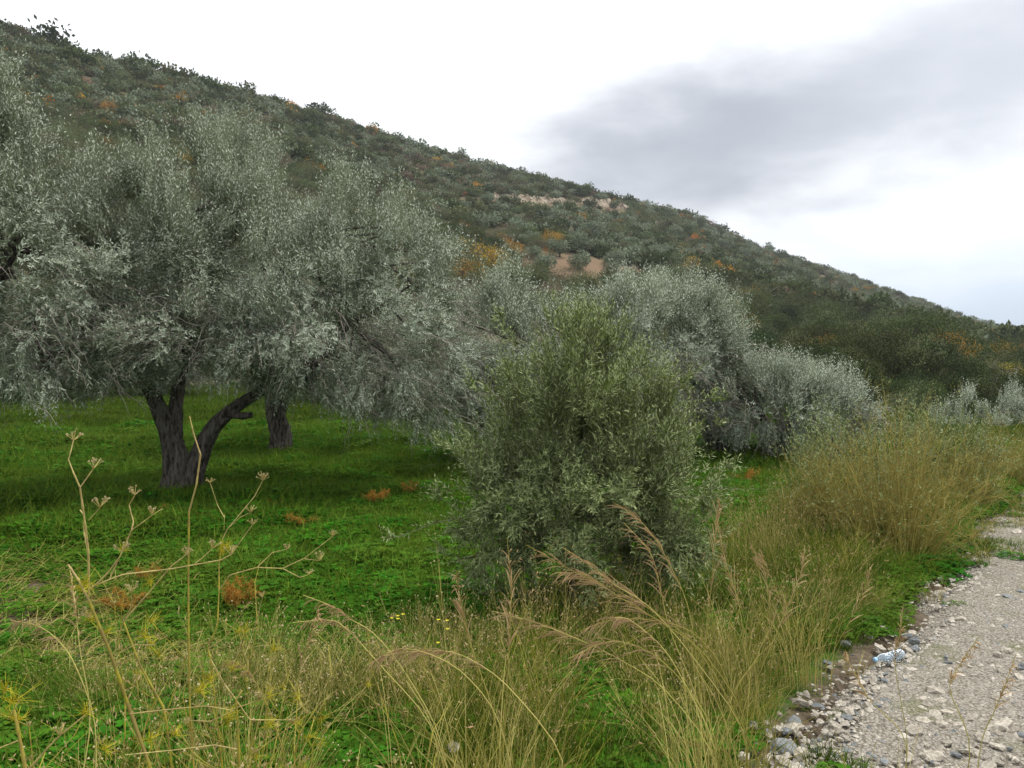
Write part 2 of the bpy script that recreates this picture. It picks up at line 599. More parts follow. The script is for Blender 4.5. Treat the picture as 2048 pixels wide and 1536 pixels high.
M['meadow'] = mat('meadow_ground', meadow_m)


def hill_m(N, out):
    geo = N.n('ShaderNodeNewGeometry')
    p = geo.outputs['Position']
    a = N.n('ShaderNodeAttribute', attribute_name='soil').outputs['Fac']
    n = N.noise(p, 0.06, 5, 0.6)
    n2 = N.noise(p, 0.7, 6, 0.7)
    c = N.mix(N.ramp(n2, 0.35, 0.65), (0.085, 0.080, 0.042), (0.17, 0.15, 0.085))
    c = N.mix(N.ramp(n, 0.5, 0.62), c, N.mix(n2, (0.09, 0.055, 0.034), (0.20, 0.145, 0.10)))
    c = N.mix(a, c, N.mix(n2, (0.155, 0.105, 0.065), (0.26, 0.185, 0.12)))
    principled(N, out, c, 0.95, 0.05, n2, 0.8, 0.4)


M['hill'] = mat('hillside_ground', hill_m)


def cliff_m(N, out):
    geo = N.n('ShaderNodeNewGeometry')
    p = geo.outputs['Position']
    mp = N.n('ShaderNodeMapping')
    mp.inputs['Scale'].default_value = (1, 1, 0.45)
    N.put(mp.inputs[0], p)
    n = N.noise(mp.outputs[0], 0.9, 6, 0.7)
    c = N.mix(N.ramp(n, 0.38, 0.62), (0.17, 0.13, 0.09), (0.40, 0.34, 0.26))
    principled(N, out, c, 0.95, 0.1, n, 1.0, 0.3)


M['cliff'] = mat('limestone_cut', cliff_m)


def bottle_m(N, out):
    b = principled(N, out, (0.62, 0.74, 0.86), 0.12, 0.5)
    b.inputs['Transmission Weight'].default_value = 0.75
    b.inputs['IOR'].default_value = 1.2


M['bottle'] = mat('clear_plastic', bottle_m)
M['cap'] = mat('pale_blue_plastic', lambda N, out: principled(N, out, (0.35, 0.55, 0.75), 0.4, 0.5))

#@@STRUCTURE
# ------------------------------------------------------------------ ground, hillside, road
def grid_mesh(name, X, Y, Z, m, attrs=None, smooth=True, wrap=False):
    a, b = X.shape
    acc = Acc()
    idx = np.arange(a * b).reshape(a, b)
    if wrap:
        nx = np.roll(idx, -1, 0)
        q = np.stack([idx[:, :-1], idx[:, 1:], nx[:, 1:], nx[:, :-1]], -1).reshape(-1, 4)
    else:
        q = np.stack([idx[:-1, :-1], idx[:-1, 1:], idx[1:, 1:], idx[1:, :-1]], -1).reshape(-1, 4)
    acc.add(np.stack([X, Y, Z], -1).reshape(-1, 3), q)
    me = acc.mesh(name, m, smooth)
    for k, v in (attrs or {}).items():
        at = me.attributes.new(k, 'FLOAT', 'POINT')
        at.data.foreach_set('value', v.astype(np.float32).ravel())
    return me


TH = np.radians(np.concatenate([np.arange(-180, -42, 4.0), np.arange(-42, 44, 0.3), np.arange(44, 180, 4.0)]))


def road_edge(u):
    return 0.98 + 0.16 * vnoise(u * 0.7, 3.3) * 2 + 0.10 * vnoise(u * 2.3, 9.1) * 2


def road_far(u):
    return -3.6 + 0.2 * vnoise(u * 0.6, 1.3) * 2


def soil_near(x, y):
    s = np.zeros_like(x)
    for px, py, rad in ((20, 1225, 1.5), (-80, 1170, 1.5), (70, 1300, 0.9), (230, 1335, 0.6), (340, 1335, 0.5), (620, 1385, 0.4), (80, 1150, 0.8)):
        g = G(px, py)
        s = np.maximum(s, 1 - sstep(np.hypot((x - g[0]) / 1.6, y - g[1]), rad * 0.3, rad))
    u, v = uv(x, y)
    s = np.maximum(s, 1 - sstep(v, 1.05, 1.45))           # worn verge beside the road
    return s


def build_land():
    rows = np.linspace(0, 1, 130)
    F = foot(TH)
    r = np.exp(np.log(0.25) + (np.log(F) - np.log(0.25))[:, None] * rows[None])
    X, Y = r * np.sin(TH)[:, None], r * np.cos(TH)[:, None]
    u, v = uv(X, Y)
    under = sstep(v, -3.75, -3.45) * (1 - sstep(v, road_edge(u) - 0.05, road_edge(u) + 0.12))
    Z = land(X, Y) - 0.10 * under * (np.abs(u) < 120)
    put(obj('meadow', grid_mesh('meadow', X, Y, Z, M['meadow'], {'soil': soil_near(X, Y)}, wrap=True)), kind='structure')
    R = np.interp(TH, _th, _rd)
    s = np.concatenate([np.linspace(0, 1, 170) ** 1.25, 1 + np.array([0.02, 0.05, 0.1, 0.18, 0.3, 0.5, 0.9, 1.5, 2.5])])
    r = F[:, None] + (R - F)[:, None] * s[None]
    r[:, -1] = 3500
    X, Y = r * np.sin(TH)[:, None], r * np.cos(TH)[:, None]
    u, v = uv(X, Y)
    under = sstep(v, -3.75, -3.45) * (1 - sstep(v, road_edge(u) - 0.05, road_edge(u) + 0.12))
    Z = land(X, Y) - 0.10 * under * (np.abs(u) < 120)
    soil = np.zeros_like(X)
    for px, py, rad in ((1110, 550, 7), (1180, 546, 7), (1250, 543, 6), (1290, 537, 4), (1580, 682, 3.5), (1690, 690, 4), (1535, 520, 8), (1600, 545, 7)):
        g = G(px, py)
        soil = np.maximum(soil, 1 - sstep(np.hypot(X - g[0], (Y - g[1]) / 1.7), rad * 0.5, rad))
    put(obj('hillside', grid_mesh('hillside', X, Y, Z, M['hill'], {'soil': soil}, wrap=True)), kind='structure')
    # road: crowned gravel sheet whose ragged edges dip under the verge
    us = np.concatenate([np.arange(-30, 1.5, 0.5), np.arange(1.5, 16, 0.06), np.arange(16, 40, 0.3), np.arange(40, 119, 2.0)])
    ts = np.linspace(0, 1, 60)
    U, Tt = np.meshgrid(us, ts, indexing='ij')
    e0, e1 = road_far(us)[:, None] - 0.2, road_edge(us)[:, None] + 0.2
    V = e1 + (e0 - e1) * Tt
    X, Y = xy(U, V)
    edge = np.minimum(sstep(e1 - V, 0.0, 0.35), sstep(V - e0, 0.0, 0.35))
    Z = land(X, Y) * 1.0 - 0.07 * (1 - edge) + 0.012 + fbm(X / 0.8, Y / 0.8, 4) * 0.035 * edge + 0.02 * edge
    return put(obj('gravel_road', grid_mesh('gravel_road', X, Y, Z, M['road'])), kind='structure')


road = build_land()


def stone_mesh(name, m, seed, flat=0.6, rough=0.3, sub=1):
    """a small angular stone of 20 or 80 faces"""
    import bmesh
    st = np.random.default_rng(seed)
    bm = bmesh.new()
    bmesh.ops.create_icosphere(bm, subdivisions=sub, radius=1.0)
    ax = st.normal(size=(7, 3))
    ax /= np.linalg.norm(ax, axis=1)[:, None]
    cut = 0.55 + st.random(7) * 0.4
    for v in bm.verts:
        p = np.array(v.co) * (1 + st.normal() * rough * 0.25)
        for a_, c_ in zip(ax, cut):
            k = p @ a_
            if k > c_:
                p = p - a_ * (k - c_)
        v.co = (p[0], p[1] * 0.8, p[2] * flat)
    me = bpy.data.meshes.new(name)
    bm.to_mesh(me)
    bm.free()
    me.materials.append(m)
    return me


def build_gravel():
    pale = [stone_mesh('stone', M['pale_stone'], i, 0.45 + 0.08 * i, 0.35) for i in range(5)]
    grey = [stone_mesh('stone', M['grey_stone'], 20 + i, 0.5 + 0.1 * i, 0.35) for i in range(2)]
    # the nearest, largest stones one by one
    n = 0
    while n < 290:
        px, py = random.uniform(1480, 2060), 1010 + 560 * random.random() ** 0.7
        g = ray(px, py)
        t = -EYE / g[2]
        x, y = g[0] * t, t
        u, v = uv(x, y)
        if v > road_edge(u) + 0.25 or (v > road_edge(u) and random.random() < 0.4):
            continue
        s = random.choice((0.014, 0.018, 0.02, 0.024, 0.03, 0.04)) * random.uniform(0.8, 1.3)
        if y > 5.5:
            s *= 1.35
        me = random.choice(pale) if random.random() < 0.84 else random.choice(grey)
        z = float(land(x, y)) + 0.03 + s * 0.1
        obj('stone', me, road, (x, y, z), (random.uniform(-.4, .4), random.uniform(-.4, .4), random.uniform(0, 6.28)),
            (s * random.uniform(0.8, 1.4), s, s * random.uniform(0.7, 1.1)))
        n += 1
    # the rest of the loose gravel as one part
    acc = Acc()
    base = np.array([[1, 0, 0], [0.3, 0.9, -.1], [-0.8, 0.6, .1], [-0.85, -0.55, -.1], [0.35, -0.9, .1], [0.1, 0.05, 0.75], [-0.35, 0.1, 0.6]])
    tri = np.array([[0, 1, 5], [1, 6, 5], [1, 2, 6], [2, 3, 6], [3, 4, 6], [4, 5, 6], [4, 0, 5]])
    k = 42000
    px = rng.uniform(1420, 2500, k); t = 2.6 + 16 * rng.random(k) ** 1.9
    x = (px - 1024) / FPX * t
    u, v = uv(x, t)
    ok = (v < road_edge(u) + 0.22 * rng.random(k) ** 2) & (v > -3.3)
    x, t = x[ok], t[ok]
    k = len(x)
    sz = 0.005 + 0.010 * rng.random(k) ** 2 + (rng.random(k) < 0.05) * 0.012
    a = rng.random(k) * 6.28
    z = land(x, t) + 0.03 + fbm(x / 0.8, t / 0.8, 4) * 0.035
    b = base[None] * (1 + rng.normal(size=(k, 7, 3)) * 0.18) * sz[:, None, None] * np.stack([0.9 + rng.random(k) * 0.6, np.ones(k), 0.6 + rng.random(k) * 0.5], -1)[:, None]
    vv = np.stack([b[..., 0] * np.cos(a)[:, None] - b[..., 1] * np.sin(a)[:, None] + x[:, None],
                   b[..., 0] * np.sin(a)[:, None] + b[..., 1] * np.cos(a)[:, None] + t[:, None], b[..., 2] + z[:, None] - 0.002], -1)
    q = (tri[None] + np.arange(k)[:, None, None] * 7).reshape(-1, 3)
    acc.add(vv.reshape(-1, 3), q, np.repeat(rng.random(k), 7))
    put(obj('gravel', acc.mesh('gravel', M['gravel']), road), kind='stuff')


build_gravel()


# ------------------------------------------------------------------ instancing for what nobody could count
def scatter(name, pts, rz, scl, idx, sources, tilt=None, label=None, kind='stuff', sz=None):
    me = bpy.data.meshes.new(name)
    n = len(pts)
    me.vertices.add(n)
    me.vertices.foreach_set('co', np.asarray(pts, np.float32).ravel())
    rot = np.zeros((n, 3), np.float32)
    rot[:, 2] = rz
    if tilt is not None:
        rot[:, :2] = tilt
    s3 = np.repeat(np.asarray(scl, np.float32)[:, None], 3, 1)
    if sz is not None:
        s3[:, 2] *= sz
    for nm, typ, dat, key in (('rot', 'FLOAT_VECTOR', rot, 'vector'), ('scl', 'FLOAT_VECTOR', s3, 'vector'), ('idx', 'INT', np.asarray(idx, np.int32), 'value')):
        at = me.attributes.new(nm, typ, 'POINT')
        at.data.foreach_set(key, dat.ravel())
    o = obj(name, me)
    gt = bpy.data.node_groups.new(name, 'GeometryNodeTree')
    gt.interface.new_socket('Geometry', in_out='INPUT', socket_type='NodeSocketGeometry')
    gt.interface.new_socket('Geometry', in_out='OUTPUT', socket_type='NodeSocketGeometry')
    nd = gt.nodes
    gi, go, jn = nd.new('NodeGroupInput'), nd.new('NodeGroupOutput'), nd.new('GeometryNodeJoinGeometry')

    def attr(nm, typ):
        a = nd.new('GeometryNodeInputNamedAttribute')
        a.data_type = typ
        a.inputs['Name'].default_value = nm
        return a.outputs['Attribute']
    e2r = nd.new('FunctionNodeEulerToRotation')
    gt.links.new(attr('rot', 'FLOAT_VECTOR'), e2r.inputs[0])
    sc = attr('scl', 'FLOAT_VECTOR')
    ix = attr('idx', 'INT')
    for k, src in enumerate(sources):
        cmp_ = nd.new('FunctionNodeCompare')
        cmp_.data_type, cmp_.operation = 'INT', 'EQUAL'
        gt.links.new(ix, cmp_.inputs[2])
        cmp_.inputs[3].default_value = k
        oi = nd.new('GeometryNodeObjectInfo')
        oi.inputs['Object'].default_value = src
        oi.inputs['As Instance'].default_value = False
        ip = nd.new('GeometryNodeInstanceOnPoints')
        gt.links.new(gi.outputs[0], ip.inputs['Points'])
        gt.links.new(cmp_.outputs[0], ip.inputs['Selection'])
        gt.links.new(oi.outputs['Geometry'], ip.inputs['Instance'])
        gt.links.new(e2r.outputs[0], ip.inputs['Rotation'])
        gt.links.new(sc, ip.inputs['Scale'])
        gt.links.new(ip.outputs[0], jn.inputs[0])
    gt.links.new(jn.outputs[0], go.inputs[0])
    md = o.modifiers.new('scatter', 'NODES')
    md.node_group = gt
    put(o, label=label, kind=kind)
    return o


# ------------------------------------------------------------------ hillside bushes
def bush_mesh(name, m, n, leaf, seed, blobs=7, tall=0.85, spiky=0.0, twig=None):
    """a bush about 1 m in radius standing on z = 0: leaf clumps through several lobes, gaps left between"""
    st = np.random.default_rng(seed)
    acc = Acc()
    c = st.normal(size=(blobs, 3)) * np.array([0.42, 0.42, 0.22])
    c[:, 2] = np.abs(c[:, 2]) * 1.1 + 0.42 * tall
    rad = 0.36 + 0.26 * st.random(blobs)
    w = st.integers(0, blobs, n)
    d = st.normal(size=(n, 3)); d /= np.linalg.norm(d, axis=1)[:, None]
    rr = rad[w] * (0.55 + 0.5 * st.random(n) ** 0.5) * (1 + spiky * st.random(n) ** 3)
    p = c[w] + d * rr[:, None] * np.array([1, 1, tall])
    ok = p[:, 2] > 0.02
    p, d = p[ok], d[ok]
    k = len(p)
    ld = st.normal(size=(k, 3)) + d * 0.5 + np.array([0, 0, 0.3])
    nr = d + st.normal(size=(k, 3)) * 0.5 + np.array([0, 0, 0.3])
    s = leaf * (0.6 + 0.8 * st.random(k))
    lob = st.random(blobs)
    leaves(acc, p, ld, nr, s, s * 0.62, np.clip(lob[w][ok] * 0.6 + st.random(k) * 0.4, 0, 1), 0)
    if twig is not None:
        e = p[::90]
        pts = np.stack([np.zeros_like(e) + e * np.array([.12, .12, 0]), e * np.array([.5, .5, .45]), e], 1)
        strands(acc, pts, np.array([0.035, 0.022, 0.008]), 3, None, 1)
        return acc.mesh(name, [m, twig])
    return acc.mesh(name, [m])


def build_hill_plants():
    # near bushes: fine leaves; far ones: coarser
    near = {
        'oak': [bush_mesh('evergreen_bush', M['oak_leaf'], 8000, 0.055, 40 + i, 9, 1.0, 0.25, M['bark']) for i in range(4)],
        'heath': [bush_mesh('grey_green_bush', M['heath_leaf'], 4200, 0.06, 50 + i, 8, 0.8, 0.35, M['grey_twig']) for i in range(3)],
        'orange': [bush_mesh('autumn_bush', M['orange_leaf'], 2400, 0.065, 60 + i, 7, 1.0, 0.35, M['grey_twig']) for i in range(3)],
        'yellow': [bush_mesh('yellow_bush', M['yellow_leaf'], 2200, 0.06, 65 + i, 6, 1.0, 0.3, M['grey_twig']) for i in range(2)],
    }
    far = [bush_mesh('far_oak', M['oak_leaf'], 420, 0.24, 70 + i, 7, 0.9, 0.2) for i in range(3)] + \
          [bush_mesh('far_heath', M['heath_leaf'], 380, 0.24, 80 + i, 7, 0.75, 0.3) for i in range(3)] + \
          [bush_mesh('far_olive', M['far_olive'], 420, 0.22, 85 + i, 6, 0.85, 0.2) for i in range(2)] + \
          [bush_mesh('far_brown', M['brown_leaf'], 320, 0.22, 90 + i, 6, 0.7, 0.4) for i in range(2)] + \
          [bush_mesh('far_orange', M['orange_leaf'], 300, 0.22, 95 + i, 6, 0.9, 0.3) for i in range(2)]
    src = [obj('scrub_source', m, link=False) for m in far]
    # positions over the hillside, thinning with distance so that they stay about evenly dense in view
    n = 60000
    t = np.radians(rng.uniform(-37, 37, n))
    F, R = foot(t), np.interp(t, _th, _rd)
    s = rng.random(n) ** 0.85
    r = F + 0.5 - 7 * (t > 0.25) * rng.random(n) + (R * 1.04 - F) * s
    x, y = r * np.sin(t), r * np.cos(t)
    keep = rng.random(n) < np.clip((r / 210) ** 1.0, 0.06, 1) * 0.27
    nf = 70                                              # a denser fringe along the foot of the slope on the right
    t[:nf] = np.radians(rng.uniform(9, 35, nf))
    r[:nf] = foot(t[:nf]) + rng.uniform(-9, 14, nf)
    x[:nf], y[:nf] = r[:nf] * np.sin(t[:nf]), r[:nf] * np.cos(t[:nf])
    keep[:nf] = True
    # leave the ploughed field, the road and the rocky cut open
    for px, py, rad in ((1110, 548, 6), (1180, 545, 6), (1250, 541, 5), (1290, 536, 3.5)):
        g = G(px, py)
        keep &= np.hypot(x - g[0], (y - g[1]) / 1.7) > rad
    u, v = uv(x, y)
    keep &= v > 3.6
    zz = land(x, y) + 0.8
    qx = 1024 + FPX * x / y
    qy = HOR - FPX * (zz - EYE) / y
    ly = np.interp(qx, [950, 1000, 1050, 1100, 1150, 1200, 1252], [391, 396, 402, 404, 408, 412, 421])
    keep &= ~((qx > 950) & (qx < 1258) & (qy > ly - 9) & (qy < ly + 15) & (rng.random(n) < 0.88))
    keep &= ~((qx > 1515) & (qx < 1625) & (qy > 662) & (qy < 712))
    x, y, r, t = x[keep], y[keep], r[keep], t[keep]
    # what the line of the cut and outcrop would be hidden by
    f = (r - foot(t)) / (np.interp(t, _th, _rd) - foot(t))
    k = len(x)
    dens = fbm(x / 22 + 9, y / 22, 3)
    kind = rng.random(k)
    lower_right = sstep(t, 0.05, 0.25) * (1 - sstep(f, 0.25, 0.5))
    reddish = np.exp(-((t + 0.08) / 0.14) ** 2) * np.exp(-((f - 0.82) / 0.10) ** 2)
    po = 0.22 + 0.34 * lower_right - 0.10 * sstep(f, 0.4, 0.9) + 0.5 * dens
    por = 0.035 + 0.06 * lower_right
    ty = np.where(kind < po, 0, np.where(kind < po + 0.62 * (1 - po), 1, np.where(kind < po + 0.80 * (1 - po), 2, 3)))
    ty = np.where(rng.random(k) < 0.6 * reddish, 3, ty)
    ty = np.where((rng.random(k) < por) & (r > 48), 4, ty)
    size = np.select([ty == 0, ty == 1, ty == 2, ty == 3], [1.9, 1.6, 1.8, 1.4], 1.35) * (0.55 + 0.8 * rng.random(k))
    size *= 1 + 0.35 * lower_right
    size *= np.clip(r / 75, 0.45, 1)
    size *= np.where(f > 0.95, 0.9 + 0.7 * rng.random(k) ** 3, 1.0)
    z = land(x, y) - 0.15
    # the largest in view are objects of their own
    app = size / r
    app[(np.abs(t) > math.radians(33))] = 0
    order = np.argsort(-app)
    single = order[:290]
    lab = {
        0: ('evergreen_bush', 'dark green evergreen bush growing on the lower hillside', 'bush', 'dark evergreen bushes on the lower hillside', near['oak']),
        1: ('grey_green_bush', 'dull grey-green bush growing among darker scrub on the lower hillside', 'bush', 'grey-green bushes on the lower hillside', near['heath']),
        2: ('grey_green_bush', 'dull grey-green bush growing among darker scrub on the lower hillside', 'bush', 'grey-green bushes on the lower hillside', near['heath']),
        3: ('grey_green_bush', 'dull grey-green bush growing among darker scrub on the lower hillside', 'bush', 'grey-green bushes on the lower hillside', near['heath']),
        4: ('autumn_bush', 'orange autumn bush glowing among the dark scrub of the lower hillside', 'bush', 'orange bushes on the lower hillside', near['orange']),
    }
    for i in single:
        nm, lb, ct, gr, ms = lab[int(ty[i])]
        qx = 1024 + FPX * x[i] / y[i]
        zone = ('behind the left olives' if qx < 700 else 'left of the middle crown' if qx < 1000 else 'above the middle crown' if qx < 1420 else
                'left of the pale boulders' if qx < 1570 else 'right of the pale boulders' if qx < 1750 else 'above the twiggy shrub' if qx < 1900 else 'above the far olive')
        far_ = 'at the foot of the slope' if r[i] < 45 else 'low on the slope' if r[i] < 75 else 'higher up the slope'
        big = 'large' if size[i] > 1.35 else 'small'
        lb = f"{big} {('dark green', 'dull grey-green', 'dull grey-green', 'dull grey-green', 'orange')[int(ty[i])]} bush {far_} {zone}"
        gr = lb.replace(' bush ', ' bushes ')
        o = obj(nm, ms[i % len(ms)], None, (x[i], y[i], z[i]), (0, 0, random.uniform(0, 6.28)), (size[i], size[i], size[i] * random.uniform(0.8, 1.15)))
        put(o, lb, ct, gr)
    rest = np.ones(k, bool)
    rest[single] = False
    base = np.array([0, 3, 6, 8, 10])
    cnt = np.array([3, 3, 2, 2, 2])
    idx = base[ty] + rng.integers(0, 6, k) % cnt[ty]
    fine = near['oak'][:3] + near['heath'] + near['orange'][:2] + [bush_mesh('near_brown', M['brown_leaf'], 3000, 0.06, 101, 7, 0.75, 0.4)]
    src += [obj('scrub_source', m, link=False) for m in fine]
    close = r < 130
    fbase, fcnt = np.array([12, 15, 15, 20, 18]), np.array([3, 3, 3, 1, 2])
    idx = np.where(close, fbase[ty] + rng.integers(0, 6, k) % fcnt[ty], idx)
    p = np.stack([x, y, z], 1)
    print('scrub', rest.sum())
    scatter('hillside_scrub', p[rest], rng.random(rest.sum()) * 6.28, size[rest], idx[rest], src,
            sz=0.8 + 0.4 * rng.random(rest.sum()))
    return near


near_bush = build_hill_plants()


def cut_face():
    """pale limestone cut running across the upper slope"""
    line = [(962, 392), (1000, 396), (1050, 402), (1100, 404), (1150, 408), (1200, 412), (1235, 416), (1252, 421)]
    hts = [6, 9, 12, 11, 9, 13, 13, 4]
    pts, hh = [], []
    for (px, py), h in zip(line, hts):
        g = G(px, py)
        pts.append(g)
        hh.append(h * g[1] / FPX)
    ctr = spline(pts, 60)
    hs = np.interp(np.linspace(0, 1, 60), np.linspace(0, 1, len(hh)), hh)
    rows = 9
    tan = unit(np.gradient(ctr, axis=0))
    nrm = unit(np.cross(tan, [0, 0, 1]))
    nrm *= np.sign((nrm * -ctr).sum(-1, keepdims=True))
    A = np.zeros((60, rows, 3))
    fissure = rng.normal(size=60) * 0.42
    for j in range(rows):
        f = j / (rows - 1)
        z = land(ctr[:, 0], ctr[:, 1]) - 0.8 + (hs + 0.8 + rng.normal(size=60) * 0.35 * f) * f
        off = (1.2 - 1.6 * f) + fissure * (0.4 + 0.6 * np.sin(3.1 * f)) + rng.normal(size=60) * 0.07
        A[:, j] = ctr + nrm * off[:, None]
        A[:, j, 2] = z
    back = A[:, -1] - nrm * 3.0
    back[:, 2] -= 0.5
    A = np.concatenate([A, back[:, None]], 1)
    me = grid_mesh('rock_cut', A[..., 0], A[..., 1], A[..., 2], M['cliff'], smooth=False)
    o = put(obj('rock_cut', me), 'long pale limestone cut running across the slope below the ridge', 'rock face')
    return o


cut_face()


def boulders():
    ms = [stone_mesh('boulder', M['pale_stone'], 200 + i, 0.7, 0.5, 2) for i in range(3)]
    spec = [(1530, 690, 20, 'squat pale limestone boulder at the left end of the outcrop above the scrub'),
            (1553, 674, 15, 'pale limestone boulder on top of the outcrop on the hillside'),
            (1580, 670, 17, 'tilted pale limestone boulder at the crest of the hillside outcrop'),
            (1608, 686, 14, 'upright pale limestone boulder at the right end of the hillside outcrop'),
            (1660, 682, 9, 'small pale boulder among scrub right of the hillside outcrop'),
            (1708, 690, 10, 'lone pale boulder among scrub farthest right of the outcrop')]
    for i, (px, py, s, lb) in enumerate(spec):
        g = G(px, py)
        r = s * g[1] / FPX
        put(obj('boulder', ms[i % 3], None, (g[0], g[1], g[2] + r * 0.5), (random.uniform(-.4, .4), 0.2, random.uniform(0, 6)), (r * 1.1, r * 0.9, r)), lb, 'boulder',
            'pale limestone boulders of the hillside outcrop')


boulders()


def hill_olive(name, seed):
    me = bush_mesh('crown', M['far_olive'], 1500, 0.15, seed, 7, 0.95, 0.3)
    acc = Acc()
    limb(acc, [(0, 0, -0.3), (0.03, 0.02, 0.25), (0.1, 0, 0.7)], 0.12, 0.06, 6, 6)
    limb(acc, [(0.03, 0.02, 0.25), (-0.1, 0.05, 0.5), (-0.25, 0.1, 0.8)], 0.07, 0.04, 5, 6)
    return me, acc.mesh('trunk', M['bark'], True)


def hill_trees():
    protos = []
    for i in range(4):
        c, t = hill_olive('olive', 300 + i)
        e = empty('hill_olive_tree', (0, 0, -500))
        obj('crown', c, e, (0, 0, 0.22))
        obj('trunk', t, e)
        protos.append(e)
    # base pixel and half width in pixels, as the trees stand round the brown field and up the slope
    spots = [(1093, 545, 26), (1157, 541, 25), (1228, 536, 22), (1232, 545, 15), (1272, 527, 28), (1210, 512, 24), (1160, 510, 26), (1312, 530, 26), (1335, 520, 22),
             (1375, 518, 15), (1120, 515, 22), (1075, 520, 18), (1255, 500, 20), (1300, 508, 18), (1405, 515, 16), (1440, 500, 15), (1180, 482, 30), (1060, 492, 18), (1350, 480, 16),
             (768, 338, 15), (925, 425, 16), (972, 410, 16), (660, 305, 14), (700, 292, 12), (1626, 690, 17), (1425, 470, 12), (1490, 520, 13), (1540, 540, 12),
             (1672, 545, 12), (1500, 495, 9), (1525, 500, 9), (1555, 508, 10), (1580, 515, 9), (1605, 521, 10), (1632, 530, 9)]
    special = {4: 'grey olive tree with visible trunk standing right of the brown hillside field', 1: 'round clipped olive tree in the middle of the brown hillside field',
               0: 'round grey olive tree at the left end of the brown hillside field', 16: 'larger green tree above the olives round the brown field',
               24: 'grey-green olive tree standing just right of the pale boulders', 28: 'dark round tree standing alone on the far ridge line',
               3: 'small olive tree at the front edge of the brown field'}
    for i, (px, py, w) in enumerate(spots):
        g = G(px, py)
        s = w * g[1] / FPX
        e = protos[i] if i < 4 else copy_thing(protos[i % 4], g, random.uniform(0, 6.28), s)
        if i < 4:
            e.location, e.scale, e.rotation_euler = [float(k) for k in g], (s, s, s), (0, 0, random.uniform(0, 6.28))
        ridge = i >= 29
        put(e, special.get(i, 'small dark tree standing in a row along the far ridge' if ridge else 'small round grey olive tree growing on the terraced hillside'), 'olive tree' if not ridge else 'tree',
            'small trees along the far ridge' if ridge else 'olive trees on the hillside')
    # named orange and yellow bushes that catch the eye
    for px, py, w, ms, nm, lb in (
            (905, 560, 40, 'orange', 'autumn_bush', 'low orange bush at the left end of the pair behind the olive crowns'),
            (955, 552, 58, 'orange', 'autumn_bush', 'large golden orange bush behind the middle olive crown'),
            (1395, 562, 32, 'orange', 'autumn_bush', 'rusty orange bush just above the middle olive crown'),
            (1000, 495, 20, 'orange', 'autumn_bush', 'faded orange bush above the golden orange bush'),
            (1085, 475, 18, 'orange', 'autumn_bush', 'orange bush on the slope above the brown field'),
            (1300, 492, 11, 'orange', 'autumn_bush', 'tiny orange bush behind the olives of the brown field'),
            (1655, 725, 46, 'orange', 'autumn_bush', 'tall rust and orange bush below the pale boulders'),
            (1497, 640, 36, 'yellow', 'yellow_bush', 'yellow bush peeping out beside the middle olive crown'),
            (1500, 690, 14, 'orange', 'autumn_bush', 'orange bush close against the right edge of the middle olive crown'),
            (1535, 722, 16, 'orange', 'autumn_bush', 'orange bush behind the crown of the smaller right olive'),
            (1998, 765, 40, 'yellow', 'yellow_bush', 'yellow bush above the distant olive at the road'),
            (1880, 812, 44, 'yellow', 'yellow_bush', 'yellow bush left of the distant olive by the road'),
            (1845, 758, 36, 'orange', 'autumn_bush', 'red orange bush among dark scrub above the yellow bush'),
            (230, 235, 26, 'orange', 'autumn_bush', 'orange bush high on the slope above the left olive trees'),
            (250, 265, 20, 'orange', 'autumn_bush', 'reddish bush just below the high orange bush'),
            (340, 205, 14, 'orange', 'autumn_bush', 'small orange bush behind the top of the old olive')):
        g = G(px, py)
        s = w * g[1] / FPX
        put(obj(nm, random.choice(near_bush[ms]), None, (g[0], g[1], g[2] - 0.1 * s), (0, 0, random.uniform(0, 6.28)), (s, s, s * 0.95)), lb, 'bush', 'bright autumn bushes on the hillside')


hill_trees()
